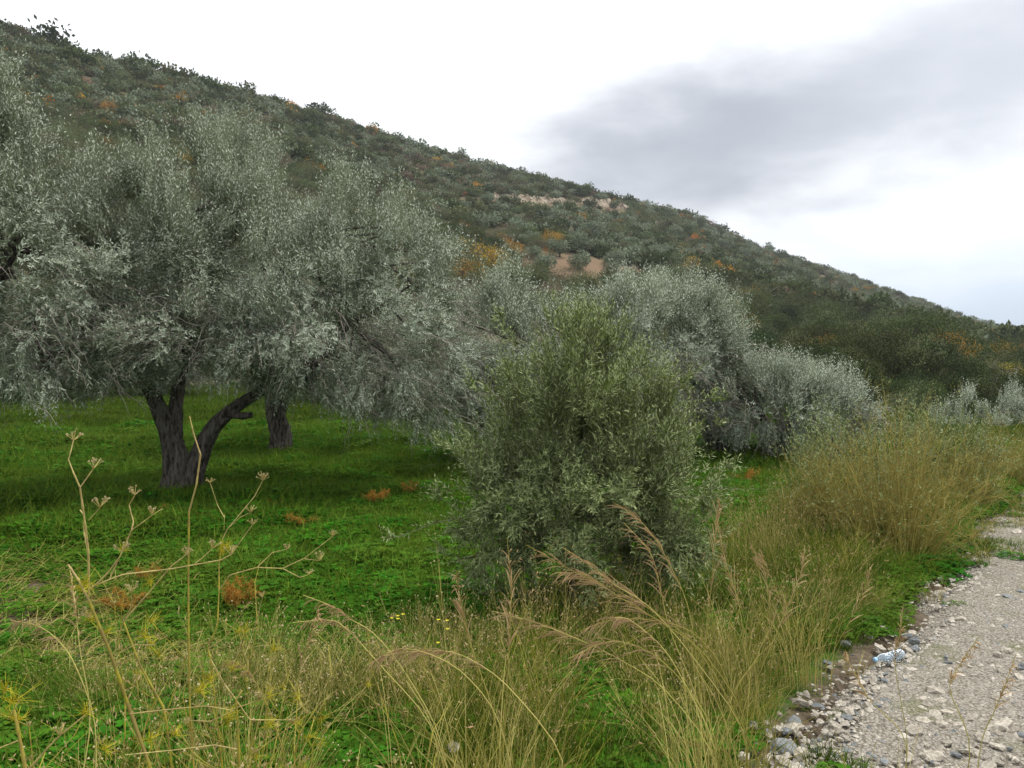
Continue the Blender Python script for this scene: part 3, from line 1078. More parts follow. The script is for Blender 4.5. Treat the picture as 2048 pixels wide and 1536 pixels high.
#@@TREES
# ------------------------------------------------------------------ olive trees of the grove
def crown_from(blobs, n_clump, per_clump, ln, wd, leaf_m, twig_m, npair=7, L=(0.16, 0.34), origin=(0, 0, 0), z_mid=None, clump_r=0.34, up=0.95, droop=0.4, hollow=0.55, bare_amt=1.0):
    """olive crown: bouquets of leafy shoots over the lobes; shoots rise at the top and hang at the skirt.
    blobs: rows of (x,y,z,rx,ry,rz) in world space"""
    B = np.asarray(blobs, float)
    org = np.asarray(origin, float)
    area = (B[:, 3] * B[:, 4] + B[:, 3] * B[:, 5] + B[:, 4] * B[:, 5])
    w = rng.choice(len(B), n_clump * 3, p=area / area.sum())
    d = rdir(n_clump * 3)
    rr = hollow + (1 - hollow) * rng.random(n_clump * 3) ** 0.6
    c = B[w, :3] + d * B[w, 3:] * (rr * (0.92 + 0.16 * rng.random(n_clump * 3)))[:, None]
    # drop clumps buried deep in another lobe
    q = np.min(np.linalg.norm((c[:, None] - B[None, :, :3]) / B[None, :, 3:], axis=-1), axis=1)
    ok = q > hollow * 0.9
    c, d = c[ok][:n_clump], d[ok][:n_clump]
    zlo, zhi = (B[:, 2] - B[:, 5]).min(), (B[:, 2] + B[:, 5]).max()
    k = len(c)
    hgt = (c[:, 2] - zlo) / (zhi - zlo)
    cw = np.repeat(np.arange(k), per_clump)
    s = len(cw)
    f = np.clip((hgt[cw] - 0.35) * 2.2 + d[cw, 2] * 0.6, -1, 1)
    vert = np.where(f > 0, f * up, f * droop)
    cd = rdir(k)
    ct = np.clip(rng.random(k) * 0.70 + 0.45 * hgt - 0.08, 0, 1)      # clump tone: random, plus skylight on the crown top painted in as paler leaves
    sd = unit(d[cw] * 0.5 + cd[cw] * 0.45 + rdir(s) * (0.5 - 0.15 * np.maximum(f, 0))[:, None] + np.stack([np.zeros(s), np.zeros(s), vert + 0.1], 1))
    bare = rng.random(k) < np.interp(hgt, [0, 0.25, 0.5, 0.7], [0.45, 0.5, 0.25, 0.0]) * bare_amt
    pick = ~(bare[cw] & (rng.random(s) < 0.85))
    base = c[cw] + rdir(s) * (clump_r * rng.random(s) ** 0.5)[:, None] - org
    bend = np.stack([np.zeros(s), np.zeros(s), np.where(f > 0.0, 0.15, -0.25)], 1) + rng.normal(size=(s, 3)) * 0.12
    acc = Acc()
    LL = rng.uniform(*L, s) * (1 + 0.6 * np.maximum(f, 0))
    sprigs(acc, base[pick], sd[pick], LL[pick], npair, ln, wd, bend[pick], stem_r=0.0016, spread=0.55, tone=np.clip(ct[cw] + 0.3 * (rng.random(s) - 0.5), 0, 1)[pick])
    return acc.mesh('crown', [leaf_m, twig_m]), c


def twigs_from(clumps, n, hub, origin, length=(0.4, 1.0), rad=0.005, low=0.55, sag=0.5):
    """bare grey twigs arching out of the lower crown"""
    org = np.asarray(origin, float)
    zs = np.sort(clumps[:, 2])
    lim = zs[int(len(zs) * low)]
    c = clumps[clumps[:, 2] < lim]
    b = c[rng.integers(0, len(c), n)] + rdir(n) * 0.3
    out = unit((b - np.asarray(hub)) * np.array([1, 1, 0.25]) + rng.normal(size=(n, 3)) * 0.5)
    L = rng.uniform(*length, n)
    t = np.linspace(0, 1, 7)
    p = b[:, None] + out[:, None] * (L[:, None] * t)[..., None]
    p[..., 2] += L[:, None] * (0.25 * t - sag * t ** 2)
    p += rng.normal(size=p.shape) * 0.012
    acc = Acc()
    strands(acc, p - org, rad * (1.15 - t), 3)
    # side twiglets
    j = rng.integers(2, 6, n)
    s0 = p[np.arange(n), j]
    dd = unit(out + rdir(n) * 0.9 - np.array([0, 0, 0.5]))
    t2 = np.linspace(0, 1, 4)
    p2 = s0[:, None] + dd[:, None] * (L[:, None] * 0.45 * t2)[..., None]
    p2[..., 2] -= L[:, None] * 0.2 * t2 ** 2
    strands(acc, p2 - org, rad * 0.6 * (1.1 - t2), 3)
    return acc.mesh('twigs', [M['grey_twig']])


def px_blobs(rows, depth):
    """(px, py, rx px, rz px, depth offset, ry m)"""
    out = []
    for px, py, rx, rz, dy, ry in rows:
        c = P(px, py, depth + dy)
        k = (depth + dy) / FPX
        out.append((*c, rx * k, ry, rz * k))
    return out


def branches_to(acc, starts, blobs, n, r0=0.05, r1=0.012, org=(0, 0, 0)):
    """limbs inside the crown, from the main limbs out to the lobes"""
    org = np.asarray(org)
    st = np.asarray(starts)
    for i in range(n):
        b = blobs[i % len(blobs)]
        e = np.array(b[:3]) + rdir(1)[0] * np.array(b[3:]) * 0.8
        s = st[np.argmin(np.linalg.norm(st - e, axis=1) + rng.random(len(st)) * 1.0)]
        mid = s * 0.5 + e * 0.5 + rng.normal(size=3) * 0.15 + np.array([0, 0, 0.12])
        limb(acc, [s - org, s * 0.75 + mid * 0.25 + rng.normal(size=3) * 0.06 - org, mid - org, e - org], r0 * random.uniform(0.7, 1.1), r1, 12, 6, 0.12)


def olive(base, label, blobs, limbs, n_clump, per_clump, n_twig, ln=0.068, wd=0.0165, L=(0.16, 0.34), n_branch=24, br=0.034, trunk_flare=0.55, group='old olive trees of the grove',
          leaf='olive_leaf', clump_r=0.21, twig_len=(0.4, 1.0), twig_r=0.0042, name='olive_tree', npair=9, hollow=0.55):
    base = np.asarray(base, float)
    e = empty(name, base)
    put(e, label, 'olive tree', group)
    tr = Acc()
    starts = []
    for i, (ctrl, r0, r1, fl) in enumerate(limbs):
        p = limb(tr, [np.asarray(c) - base for c in ctrl], r0, r1, 30, 22, 0.26, fl)
        starts.append((p + base)[10:])
    obj('trunk', tr.mesh('trunk', M['bark'], True), e)
    bc = Acc()
    branches_to(bc, np.concatenate(starts), blobs, n_branch, br, 0.012, base)
    put(obj('branches', bc.mesh('branches', M['bark'], True), e), kind='stuff')
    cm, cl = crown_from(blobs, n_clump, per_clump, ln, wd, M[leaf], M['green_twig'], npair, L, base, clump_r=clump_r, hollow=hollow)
    put(obj('crown', cm, e), kind='stuff')
    if n_twig:
        put(obj('twigs', twigs_from(cl, n_twig, np.asarray(blobs)[:, :3].mean(0), base, twig_len, twig_r), e), kind='stuff')
    return e


def grove():
    # the old forked olive
    b1 = G(362, 992)
    d1 = b1[1]
    B = px_blobs([(385, 455, 95, 190, 0.0, 1.0), (300, 560, 125, 185, -0.3, 1.3), (465, 570, 140, 170, 0.2, 1.4), (478, 350, 50, 90, 0.9, 0.6),
                  (600, 600, 150, 160, 0.1, 1.4), (700, 505, 95, 125, 0.3, 1.1), (805, 550, 90, 125, 0.2, 1.0), (770, 660, 130, 150, 0.0, 1.2),
                  (640, 690, 140, 90, -0.3, 1.2), (860, 730, 85, 130, 0.3, 0.9), (400, 675, 150, 75, -0.4, 1.2), (250, 680, 130, 85, -0.2, 1.2), (868, 510, 36, 45, 0.3, 0.5)], d1)
    t0 = b1 + np.array([0, 0, -0.15])
    lf = [t0, P(352, 930, d1), P(340, 870, d1 - 0.02), P(312, 800, d1 - 0.1), P(275, 730, d1 - 0.2), P(255, 620, d1 - 0.2)]
    rt = [P(368, 985, d1), P(392, 925, d1 - 0.05), P(430, 850, d1 - 0.1), P(500, 795, d1 - 0.1), P(570, 760, d1), P(640, 720, d1 + 0.1), P(720, 620, d1 + 0.2)]
    up = [P(345, 880, d1), P(352, 800, d1 + 0.1), P(370, 700, d1 + 0.15), P(390, 560, d1 + 0.2), P(390, 420, d1 + 0.2)]
    u2 = [P(520, 790, d1 - 0.05), P(530, 740, d1), P(510, 660, d1 + 0.1), P(530, 540, d1 + 0.2)]
    u3 = [P(600, 745, d1 + 0.05), P(622, 690, d1 + 0.1), P(625, 620, d1 + 0.2), P(680, 500, d1 + 0.3)]
    st = [P(455, 828, d1 - 0.1), P(480, 832, d1 - 0.2), P(503, 830, d1 - 0.25)]
    olive(b1, 'big old olive tree with a dark trunk forked low into a V', B,
          [(lf, 0.18, 0.03, 0.8), (rt, 0.125, 0.025, 0.6), (up, 0.11, 0.014, 0), (u2, 0.07, 0.012, 0), (u3, 0.08, 0.012, 0), (st, 0.05, 0.035, 0)],
          500, 52, 1500, n_branch=46, hollow=0.55, twig_len=(0.2, 0.6))
    # its neighbour, trunk out of the frame
    d0 = 9.3
    b0 = np.array([P(-215, 900, d0)[0], d0, 0.0]); b0[2] = land(b0[0], b0[1])
    B = px_blobs([(-60, 375, 140, 190, 0, 1.3), (60, 385, 85, 160, 0.2, 1.0), (135, 470, 100, 140, 0.1, 1.1), (20, 560, 190, 200, -0.2, 1.5), (150, 600, 110, 150, 0.1, 1.1),
                  (-200, 450, 220, 260, 0, 1.6), (-350, 560, 200, 200, 0, 1.5), (0, 225, 36, 75, 0, 0.5), (-120, 240, 90, 110, 0.2, 0.9), (110, 700, 110, 80, -0.1, 1.0), (-100, 690, 180, 90, 0, 1.3), (10, 470, 95, 120, -0.2, 0.9)], d0)
    olive(b0, 'tall silvery olive tree leaning in from the left edge, trunk out of view', B,
          [([b0 - [0, 0, .1], P(-200, 850, d0), P(-190, 760, d0), P(-120, 640, d0), P(-60, 480, d0)], 0.24, 0.03, 0.4),
           ([P(-195, 800, d0), P(-100, 765, d0), P(0, 752, d0 - .1), P(75, 750, d0 - .2), P(120, 690, d0 - .2)], 0.09, 0.03, 0),
           ([P(-120, 640, d0), P(-20, 580, d0), P(50, 480, d0)], 0.05, 0.015, 0)],
          370, 48, 700, n_branch=30, hollow=0.55, twig_len=(0.2, 0.6))
    # second trunk behind
    b2 = G(556, 908)
    d2 = b2[1]
    B = px_blobs([(560, 640, 130, 120, 0.4, 1.6), (690, 680, 130, 110, 0.2, 1.6), (480, 680, 110, 90, 0.5, 1.4), (620, 560, 130, 110, 0.6, 1.6), (800, 720, 90, 90, 0.4, 1.3)], d2)
    olive(b2, 'olive tree with a single stout fluted trunk behind the forked one', B,
          [([b2 - [0, 0, .15], P(560, 870, d2), P(548, 820, d2), P(540, 770, d2), P(500, 690, d2)], 0.20, 0.09, 0.6),
           ([P(550, 835, d2), P(572, 780, d2), P(610, 700, d2), P(650, 640, d2)], 0.15, 0.06, 0)],
          150, 36, 350, n_branch=16, ln=0.075, wd=0.020)
    # middle crown behind the young tree
    b3 = G(1240, 925)
    d3 = b3[1] - 1.5
    B = px_blobs([(1005, 610, 40, 70, 0, 0.6), (1030, 715, 90, 110, 0, 1.1), (1130, 715, 100, 95, 0.2, 1.2), (1230, 690, 85, 90, 0.1, 1.2), (1200, 770, 150, 105, -0.1, 1.4),
                  (1000, 790, 85, 90, 0, 1.0), (1080, 800, 90, 80, -0.2, 1.1), (930, 700, 60, 90, 0.6, 0.9), (960, 790, 60, 80, 0.5, 0.8), (1270, 640, 50, 55, 0.1, 0.8)], d3)
    b3 = np.array([P(1180, 900, d3)[0], d3, 0]); b3[2] = land(b3[0], b3[1])
    olive(b3, 'silvery olive tree whose crown rises just behind the young green olive', B,
          [([b3 - [0, 0, .1], P(1175, 880, d3), P(1150, 800, d3), P(1100, 720, d3)], 0.2, 0.06, 0.4), ([P(1172, 870, d3), P(1215, 800, d3), P(1250, 720, d3)], 0.13, 0.05, 0)],
          230, 48, 600, n_branch=24, ln=0.074, wd=0.0195)
    b4 = G(1437, 918)
    d4 = b4[1]
    B = px_blobs([(1340, 650, 75, 80, 0, 1.1), (1400, 690, 70, 95, 0, 1.1), (1300, 700, 110, 110, -0.2, 1.3), (1430, 730, 58, 90, 0.1, 0.9), (1350, 775, 110, 75, -0.3, 1.2), (1440, 670, 36, 50, 0.1, 0.6),
                  (1260, 785, 90, 65, -0.2, 1.1)], d4)
    olive(b4, 'silvery olive tree with a short black trunk, its crown right of the young olive', B,
          [([b4 - [0, 0, .1], P(1434, 905, d4), P(1425, 880, d4), P(1390, 820, d4), P(1350, 740, d4)], 0.16, 0.05, 0.3), ([P(1438, 915, d4 - .1), P(1448, 900, d4 - .1), P(1440, 850, d4), P(1420, 780, d4)], 0.08, 0.04, 0.2)],
          200, 46, 700, n_branch=20, ln=0.075, wd=0.020)
    # smaller olive on the right with the slanting trunk
    b5 = G(1563, 925)
    d5 = b5[1]
    B = px_blobs([(1545, 815, 75, 70, 0, 1.0), (1620, 815, 70, 65, 0, 1.0), (1680, 840, 45, 55, 0, 0.8), (1480, 800, 65, 60, -0.1, 0.9), (1590, 825, 85, 38, -0.2, 1.0), (1490, 830, 55, 36, 0, 0.8), (1720, 850, 30, 30, 0, 0.5)], d5)
    olive(b5, 'smaller grey olive tree with a thin slanting dark trunk at the right', B,
          [([b5 - [0, 0, .1], P(1560, 905, d5), P(1545, 875, d5), P(1530, 840, d5), P(1500, 800, d5)], 0.13, 0.05, 0.35), ([P(1548, 878, d5), P(1580, 850, d5), P(1620, 810, d5)], 0.07, 0.03, 0)],
          160, 42, 350, n_branch=16, ln=0.075, wd=0.020)
    # by the road, farther off
    d6 = 23.0
    b6 = np.array([P(1975, 900, d6)[0], d6, 0]); b6[2] = land(b6[0], b6[1])
    B = px_blobs([(1955, 845, 60, 55, 0, 1.0), (2015, 835, 65, 55, 0, 1.0), (1900, 870, 42, 42, 0, 0.8), (2080, 850, 60, 55, 0.3, 1.0), (1970, 890, 90, 45, -0.2, 1.0), (1860, 890, 40, 30, 0, 0.7)], d6)
    olive(b6, 'far grey olive tree with a low rounded crown beside the road', B,
          [([b6 - [0, 0, .1], P(1978, 910, d6), P(1990, 870, d6)], 0.14, 0.06, 0.3)], 110, 32, 150, n_branch=8, ln=0.09, wd=0.026)
    # a second row towards the hill: whole trees, copied
    src = [o for o in S.objects if o.name == 'olive_tree.005'][0]
    for i, (px, Y, sc, rz, lb) in enumerate(((120, 23.0, 1.15, 1.2, 'shadowed olive tree of the back row seen under the left crowns'), (320, 25.0, 1.1, 2.9, 'shadowed olive tree of the back row behind the forked trunk'),
                                             (700, 24.0, 1.0, 4.0, 'shadowed olive tree of the back row right of the stout trunk'), (905, 22.5, 1.05, 0.4, 'shadowed olive tree of the back row left of the young olive'),
                                             (-100, 21.0, 1.2, 5.0, 'shadowed olive tree of the back row farthest left'))):
        p = P(px, 800, Y); p[2] = land(p[0], p[1])
        c = copy_thing(src, p, rz, sc)
        put(c, lb, 'olive tree', 'olive trees of the back row')


grove()


def young_olive():
    b = G(1140, 1243)
    d = b[1]
    e = empty('young_olive_tree', b)
    put(e, 'young green olive tree with a slim stem, leafy right down to the grass', 'olive tree')
    k = d / FPX
    tr = Acc()
    p0 = limb(tr, [b * 0 - [0, 0, .08], P(1142, 1150, d) - b, P(1130, 1080, d) - b, P(1125, 960, d) - b, P(1140, 820, d) - b, P(1145, 700, d) - b], 0.036, 0.008, 24, 10, 0.1, 0.2)
    limb(tr, [P(1138, 1140, d) - b, P(1165, 1080, d + .05) - b, P(1190, 980, d + .1) - b, P(1230, 850, d + .1) - b], 0.022, 0.006, 14, 8, 0.1)
    obj('trunk', tr.mesh('trunk', M['bark'], True), e)
    # side branches, each ending in the crown's outline
    tips = []
    n = 80
    zt = rng.random(n) ** 0.9
    for i in range(n):
        f = zt[i]                                            # 0 low, 1 top
        py = 1190 - f * 545
        half = np.interp(py, [600, 660, 720, 800, 900, 1000, 1100, 1200, 1260], [18, 80, 145, 235, 275, 285, 255, 190, 90])
        a = rng.random() * 6.283
        rr = half * k * (0.55 + 0.5 * rng.random())
        cx = P(np.interp(py, [600, 900, 1250], [1165, 1165, 1130]), py, d)
        tips.append(cx + np.array([math.cos(a) * rr, math.sin(a) * rr * 0.85, 0]))
    tips = np.array(tips)
    stem_pts = p0 + b
    br = Acc()
    S_, D_, L_, Bd = [], [], [], []
    for tpt in tips:
        s = stem_pts[np.argmin(np.abs(stem_pts[:, 2] - (tpt[2] - 0.22 - 0.12 * rng.random())))]
        mid = s * 0.45 + tpt * 0.55 + np.array([0, 0, -0.04]) + rng.normal(size=3) * 0.03
        pts = spline([s, mid, tpt], 9)
        strands(br, (pts - b)[None], np.linspace(0.007, 0.0022, 9), 4)
        # shoots along it
        m = 19
        idx = rng.integers(3, 9, m)
        idx[:3] = 8
        up_ = np.clip((tpt[2] - b[2]) / 2.0, 0, 1)
        dirs = unit(unit(tpt - s)[None] * 0.6 + rdir(m) * 0.6 + np.array([0, 0, 0.35 + 0.85 * up_]))
        S_.append(pts[idx] - b + rng.normal(size=(m, 3)) * 0.012)
        D_.append(dirs)
        L_.append(rng.uniform(0.10, 0.24, m))
        Bd.append(np.tile(np.array([0, 0, 0.12 * up_ - 0.12]), (m, 1)) + rng.normal(size=(m, 3)) * 0.14)
    # leading shoots at the top
    m = 90
    tp = np.array([P(1165 + rng.normal() * 26, 635 + abs(rng.normal()) * 62, d + rng.normal() * 0.12) for _ in range(m)])
    S_.append(tp - b); D_.append(unit(np.array([0, 0, 1.0]) + rng.normal(size=(m, 3)) * 0.25)); L_.append(rng.uniform(0.14, 0.24, m)); Bd.append(rng.normal(size=(m, 3)) * 0.08)
    put(obj('branches', br.mesh('branches', [M['green_twig']]), e), kind='stuff')
    B = px_blobs([(1165, 725, 36, 78, 0, 0.15), (1160, 825, 98, 115, 0, 0.36), (1080, 890, 110, 110, 0.05, 0.4), (1265, 880, 120, 115, -0.05, 0.42), (1170, 970, 190, 130, 0, 0.6),
                  (1055, 1010, 115, 100, 0, 0.4), (1300, 1000, 120, 105, 0, 0.4), (1175, 1085, 170, 85, 0, 0.5), (1000, 1075, 70, 55, 0.1, 0.3), (1320, 1080, 80, 65, 0.1, 0.35)], d)
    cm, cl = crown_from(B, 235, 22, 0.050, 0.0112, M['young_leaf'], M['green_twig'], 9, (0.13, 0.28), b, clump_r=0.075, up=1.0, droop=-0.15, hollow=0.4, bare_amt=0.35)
    put(obj('crown', cm, e), kind='stuff')
    acc = Acc()
    sprigs(acc, np.concatenate(S_), np.concatenate(D_), np.concatenate(L_), 8, 0.050, 0.0115, np.concatenate(Bd), stem_r=0.0016, spread=0.5)
    put(obj('leafy_shoots', acc.mesh('leafy_shoots', [M['young_leaf'], M['green_twig']]), e), kind='stuff')
    # long whippy shoots low on the left and right
    acc = Acc()
    for a_, c_, b_ in (((1110, 1060), (960, 925), (880, 895)), ((1110, 1080), (980, 980), (880, 985)), ((1115, 1090), (960, 1040), (885, 1000)), ((1110, 1120), (930, 1040), (790, 1075)),
                       ((1120, 860), (1010, 800), (945, 775)), ((1180, 990), (1330, 880), (1430, 850)), ((1190, 1000), (1350, 950), (1450, 935)), ((1150, 800), (1290, 740), (1360, 770)),
                       ((1130, 780), (1040, 700), (1005, 640)), ((1120, 1100), (1020, 1010), (985, 950)), ((1190, 900), (1330, 830), (1420, 800))):
        dd = rng.normal() * 0.25
        pts = spline([P(*a_, d), P(*c_, d + dd * 0.5), P(*b_, d + dd)], 10) - b
        strands(acc, pts[None], np.linspace(0.005, 0.0015, 10), 4, None, 1)
        m = 16
        i = rng.integers(3, 10, m); i[:4] = 9
        dr = unit(unit(pts[-1] - pts[3])[None] * 0.8 + rdir(m) * 0.6 + np.array([0, 0, .25]))
        sprigs(acc, pts[i], dr, rng.uniform(0.07, 0.15, m), 6, 0.05, 0.0125, rng.normal(size=(m, 3)) * 0.1, stem_r=0.0014)
    put(obj('shoots', acc.mesh('shoots', [M['young_leaf'], M['green_twig']]), e), kind='stuff')


young_olive()


# ------------------------------------------------------------------ shrubs by the road
def broom(px, py, w, h, n, label, seed_lean=0.0, dy=0.0):
    g = G(px, py)
    k = g[1] / FPX
    e = empty('broom_shrub', g)
    put(e, label, 'shrub', 'yellowish twiggy shrubs along the road edge')
    acc = Acc()
    n = int(n * 0.5)
    a = rng.random(n) * 6.283
    rr = rng.random(n) ** 0.6
    R, H = w * k, h * k
    b = np.stack([np.cos(a) * rr * R * 0.35, np.sin(a) * rr * R * 0.35, np.zeros(n) - 0.03], 1)
    hf = 0.35 + 0.7 * rng.random(n) ** 0.8
    tip = np.stack([np.cos(a) * rr * R + seed_lean * R, np.sin(a) * rr * R * 0.8, H * (1 - 0.45 * rr ** 2) * hf], 1) + rng.normal(size=(n, 3)) * 0.09
    mid = b * 0.5 + tip * 0.5 + np.array([0, 0, 1]) * (H * 0.06 * rr)[:, None] + rng.normal(size=(n, 3)) * 0.07
    t = np.linspace(0, 1, 7)[None, :, None]
    p = b[:, None] * (1 - t) ** 2 + 2 * mid[:, None] * t * (1 - t) + tip[:, None] * t ** 2 + rng.normal(size=(n, 7, 3)) * 0.008
    strands(acc, p, np.linspace(0.0040, 0.0014, 7)[None] * (0.6 + 0.9 * rng.random((n, 1))), 3)
    # branchlets, and finer twigs on those
    m = n * 5
    w_ = rng.integers(0, n, m); j = rng.integers(2, 7, m)
    s0 = p[w_, j]
    dr = unit((tip - b)[w_] / H + rdir(m) * 0.65)
    t2 = np.linspace(0, 1, 4)
    p2 = s0[:, None] + dr[:, None] * (rng.uniform(0.08, 0.30, m)[:, None] * t2)[..., None] + rng.normal(size=(m, 4, 3)) * 0.006
    strands(acc, p2, np.linspace(0.0019, 0.0008, 4), 3)
    m3 = n * 8
    i3 = rng.integers(0, m, m3)
    s3 = p2[i3, rng.integers(1, 4, m3)]
    p3 = s3[:, None] + unit(dr[i3] * 0.6 + rdir(m3) * 0.8)[:, None] * (rng.uniform(0.04, 0.13, m3)[:, None] * np.linspace(0, 1, 3))[..., None]
    strands(acc, p3, np.array([0.0011, 0.0009, 0.0005]), 3)
    obj('stems', acc.mesh('stems', [M['broom']]), e)
    # a few small leaves still on the twigs
    lf = Acc()
    m2 = n * 14
    i = rng.integers(0, m, m2)
    leaves(lf, p2[i, 2] + rdir(m2) * 0.02, rdir(m2) + np.array([0, 0, .6]), rdir(m2), rng.uniform(0.02, 0.045, m2), rng.uniform(0.005, 0.010, m2))
    put(obj('leaves', lf.mesh('leaves', [M['young_leaf']]), e), kind='stuff')
    return e


broom(1790, 1115, 185, 290, 600, 'wide yellowish twiggy shrub fanning out at the road edge')
broom(1640, 1085, 90, 190, 360, 'low brown twiggy shrub left of the wide yellowish one')
broom(1925, 1010, 80, 135, 380, 'reddish brown twiggy shrub right of the wide one beside the gravel')
broom(1990, 950, 70, 110, 300, 'far yellow twiggy shrub along the gravel road')
broom(2040, 975, 60, 80, 220, 'small twiggy shrub farthest along the gravel road')


def leafy_shrub(px, py, rows, depth_off, label, n_clump, per):
    g = G(px, py)
    e = empty('olive_shrub', g)
    put(e, label, 'shrub', 'leafy olive suckers behind the twiggy shrubs')
    B = px_blobs(rows, g[1] + depth_off)
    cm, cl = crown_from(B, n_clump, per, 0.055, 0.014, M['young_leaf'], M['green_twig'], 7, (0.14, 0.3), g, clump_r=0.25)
    put(obj('crown', cm, e), kind='stuff')
    st = Acc()
    for b in B:
        c = np.array(b[:3]) - g
        for j in range(5):
            limb(st, [np.array([c[0] * .5, c[1] * .4, -0.05]) + rng.normal(size=3) * np.array([.1, .1, 0]), c * [0.8, 0.8, 0.4], c + rng.normal(size=3) * 0.2], 0.02, 0.006, 8, 5, 0.1)
    obj('stems', st.mesh('stems', M['bark'], True), e)


leafy_shrub(1690, 1040, [(1650, 930, 50, 45, 0, 0.4), (1715, 910, 60, 50, 0, 0.5), (1680, 965, 75, 50, 0, 0.5)], 0.0, 'leafy olive suckers behind the left twiggy shrub', 34, 22)
leafy_shrub(1850, 1000, [(1830, 905, 60, 45, 0, 0.6), (1900, 920, 55, 45, 0, 0.6), (1790, 880, 45, 40, 0, 0.5)], 0.0, 'leafy olive suckers behind the wide twiggy shrub', 38, 22)
#@@SMALL
# ------------------------------------------------------------------ meadow cover and verge grasses
def clover_patch(seed, n=150, rad=0.17):
    st = np.random.default_rng(seed)
    acc = Acc()
    a, r = st.random(n) * 6.283, rad * np.sqrt(st.random(n))
    h = 0.02 + 0.05 * st.random(n) * (1.2 - r / rad)
    c = np.stack([r * np.cos(a), r * np.sin(a), h], 1)
    tone = st.random(n)
    a0 = st.random(n) * 6.283
    tilt = st.normal(size=(n, 3)) * 0.28
    for k in range(3):
        an = a0 + k * 2.094
        d = np.stack([np.cos(an), np.sin(an), np.full(n, 0.1)], 1) + tilt * 0.4
        nr = np.array([0, 0, 1.0]) + tilt
        s = 0.015 + 0.008 * st.random(n)
        leaves(acc, c, d, nr, s, s * 0.95, tone, 0, 0.08, 0.15)
    m = 26                                                   # grass blades among the clover
    b = np.stack([(st.random(m) - .5) * rad * 2, (st.random(m) - .5) * rad * 2, np.zeros(m)], 1)
    d = np.stack([st.normal(size=m) * 0.5, st.normal(size=m) * 0.5, np.ones(m)], 1)
    leaves(acc, b, d, st.normal(size=(m, 3)), 0.05 + 0.08 * st.random(m), np.full(m, 0.005), None, 1, 0.1, 0.3)
    return acc.mesh('clover_patch', [M['clover'], M['grass']])


def grass_tuft(seed, n, h, spread, m, wd=0.004, lean=0.5, seg=5, seeds=0, sm=None, nodes=0, base_r=0.05):
    """blades or stalks rising from one clump, bending outwards"""
    st = np.random.default_rng(seed)
    acc = Acc()
    a = st.random(n) * 6.283
    b = np.stack([np.cos(a), np.sin(a), np.zeros(n)], 1) * (base_r * st.random(n))[:, None]
    H = h * (0.45 + 0.65 * st.random(n))
    out = np.stack([np.cos(a + st.normal(size=n) * 0.7), np.sin(a + st.normal(size=n) * 0.7), np.zeros(n)], 1) * (spread * st.random(n))[:, None]
    t = np.linspace(0, 1, seg)
    p = b[:, None] + out[:, None] * ((H[:, None] * (0.75 * t + 0.3 * t ** 2.4)))[..., None]
    p[..., 2] += H[:, None] * (t - 0.30 * np.linalg.norm(out, axis=1)[:, None] * t ** 2.5)
    p += st.normal(size=p.shape) * 0.004
    strands(acc, p, wd * np.linspace(1, 0.35, seg), 3, st.random(n))
    if seeds:
        w = st.integers(0, n, seeds)
        j = st.integers(seg - 2, seg, seeds)
        q = p[w, j] + st.normal(size=(seeds, 3)) * 0.02
        d = unit(p[w, -1] - p[w, -2])
        leaves(acc, q, d + st.normal(size=(seeds, 3)) * 0.5, st.normal(size=(seeds, 3)), 0.014 + 0.02 * st.random(seeds), np.full(seeds, 0.005), None, 1)
    return acc.mesh('grass_tuft', [m, sm or M['seedhead']])


def bead_stems(seed, n=16, h=0.5):
    """fine stems carrying many small round dry seed cases"""
    st = np.random.default_rng(seed)
    acc = Acc()
    t = np.linspace(0, 1, 4)
    d = np.stack([st.normal(size=n) * .35, st.normal(size=n) * .35, np.ones(n)], 1)
    H = h * (0.5 + 0.6 * st.random(n))
    b = st.normal(size=(n, 3)) * np.array([.05, .05, 0])
    p = b[:, None] + d[:, None] * (H[:, None] * t)[..., None]
    strands(acc, p, np.linspace(0.0016, 0.0008, 4), 3, None, 1)
    k = n * 4
    w = st.integers(0, n, k)
    c = p[w, 3] + st.normal(size=(k, 3)) * np.array([.035, .035, .05])
    strands(acc, np.stack([p[w, 2], c], 1), np.array([0.0007, 0.0006]), 3, None, 1)
    o = np.array([[1, 0, 0], [0, 1, 0], [-1, 0, 0], [0, -1, 0], [0, 0, 1], [0, 0, -1.]]) * (0.0042 + 0.002 * st.random(k))[:, None, None]
    f = np.array([[0, 1, 4], [1, 2, 4], [2, 3, 4], [3, 0, 4], [1, 0, 5], [2, 1, 5], [3, 2, 5], [0, 3, 5]])
    acc.add((c[:, None] + o).reshape(-1, 3), (f[None] + np.arange(k)[:, None, None] * 6).reshape(-1, 3), np.repeat(st.random(k), 8), 0)
    return acc.mesh('bead_stems', [M['umbel'], M['straw']])


def litter(seed, n=60):
    """broken dry stalks lying about"""
    st = np.random.default_rng(seed)
    acc = Acc()
    b = st.normal(size=(n, 3)) * np.array([.16, .16, 0]) + np.array([0, 0, .02])
    d = unit(st.normal(size=(n, 3)) * np.array([1, 1, .35])) * (0.08 + 0.25 * st.random(n))[:, None]
    d[:, 2] = np.abs(d[:, 2])
    p = np.stack([b, b + d * .5 + np.array([0, 0, .015]), b + d], 1)
    strands(acc, p, np.array([0.002, 0.0018, 0.001]), 3, st.random(n))
    return acc.mesh('litter', [M['straw']])


def soilness(x, y):
    return soil_near(x, y)


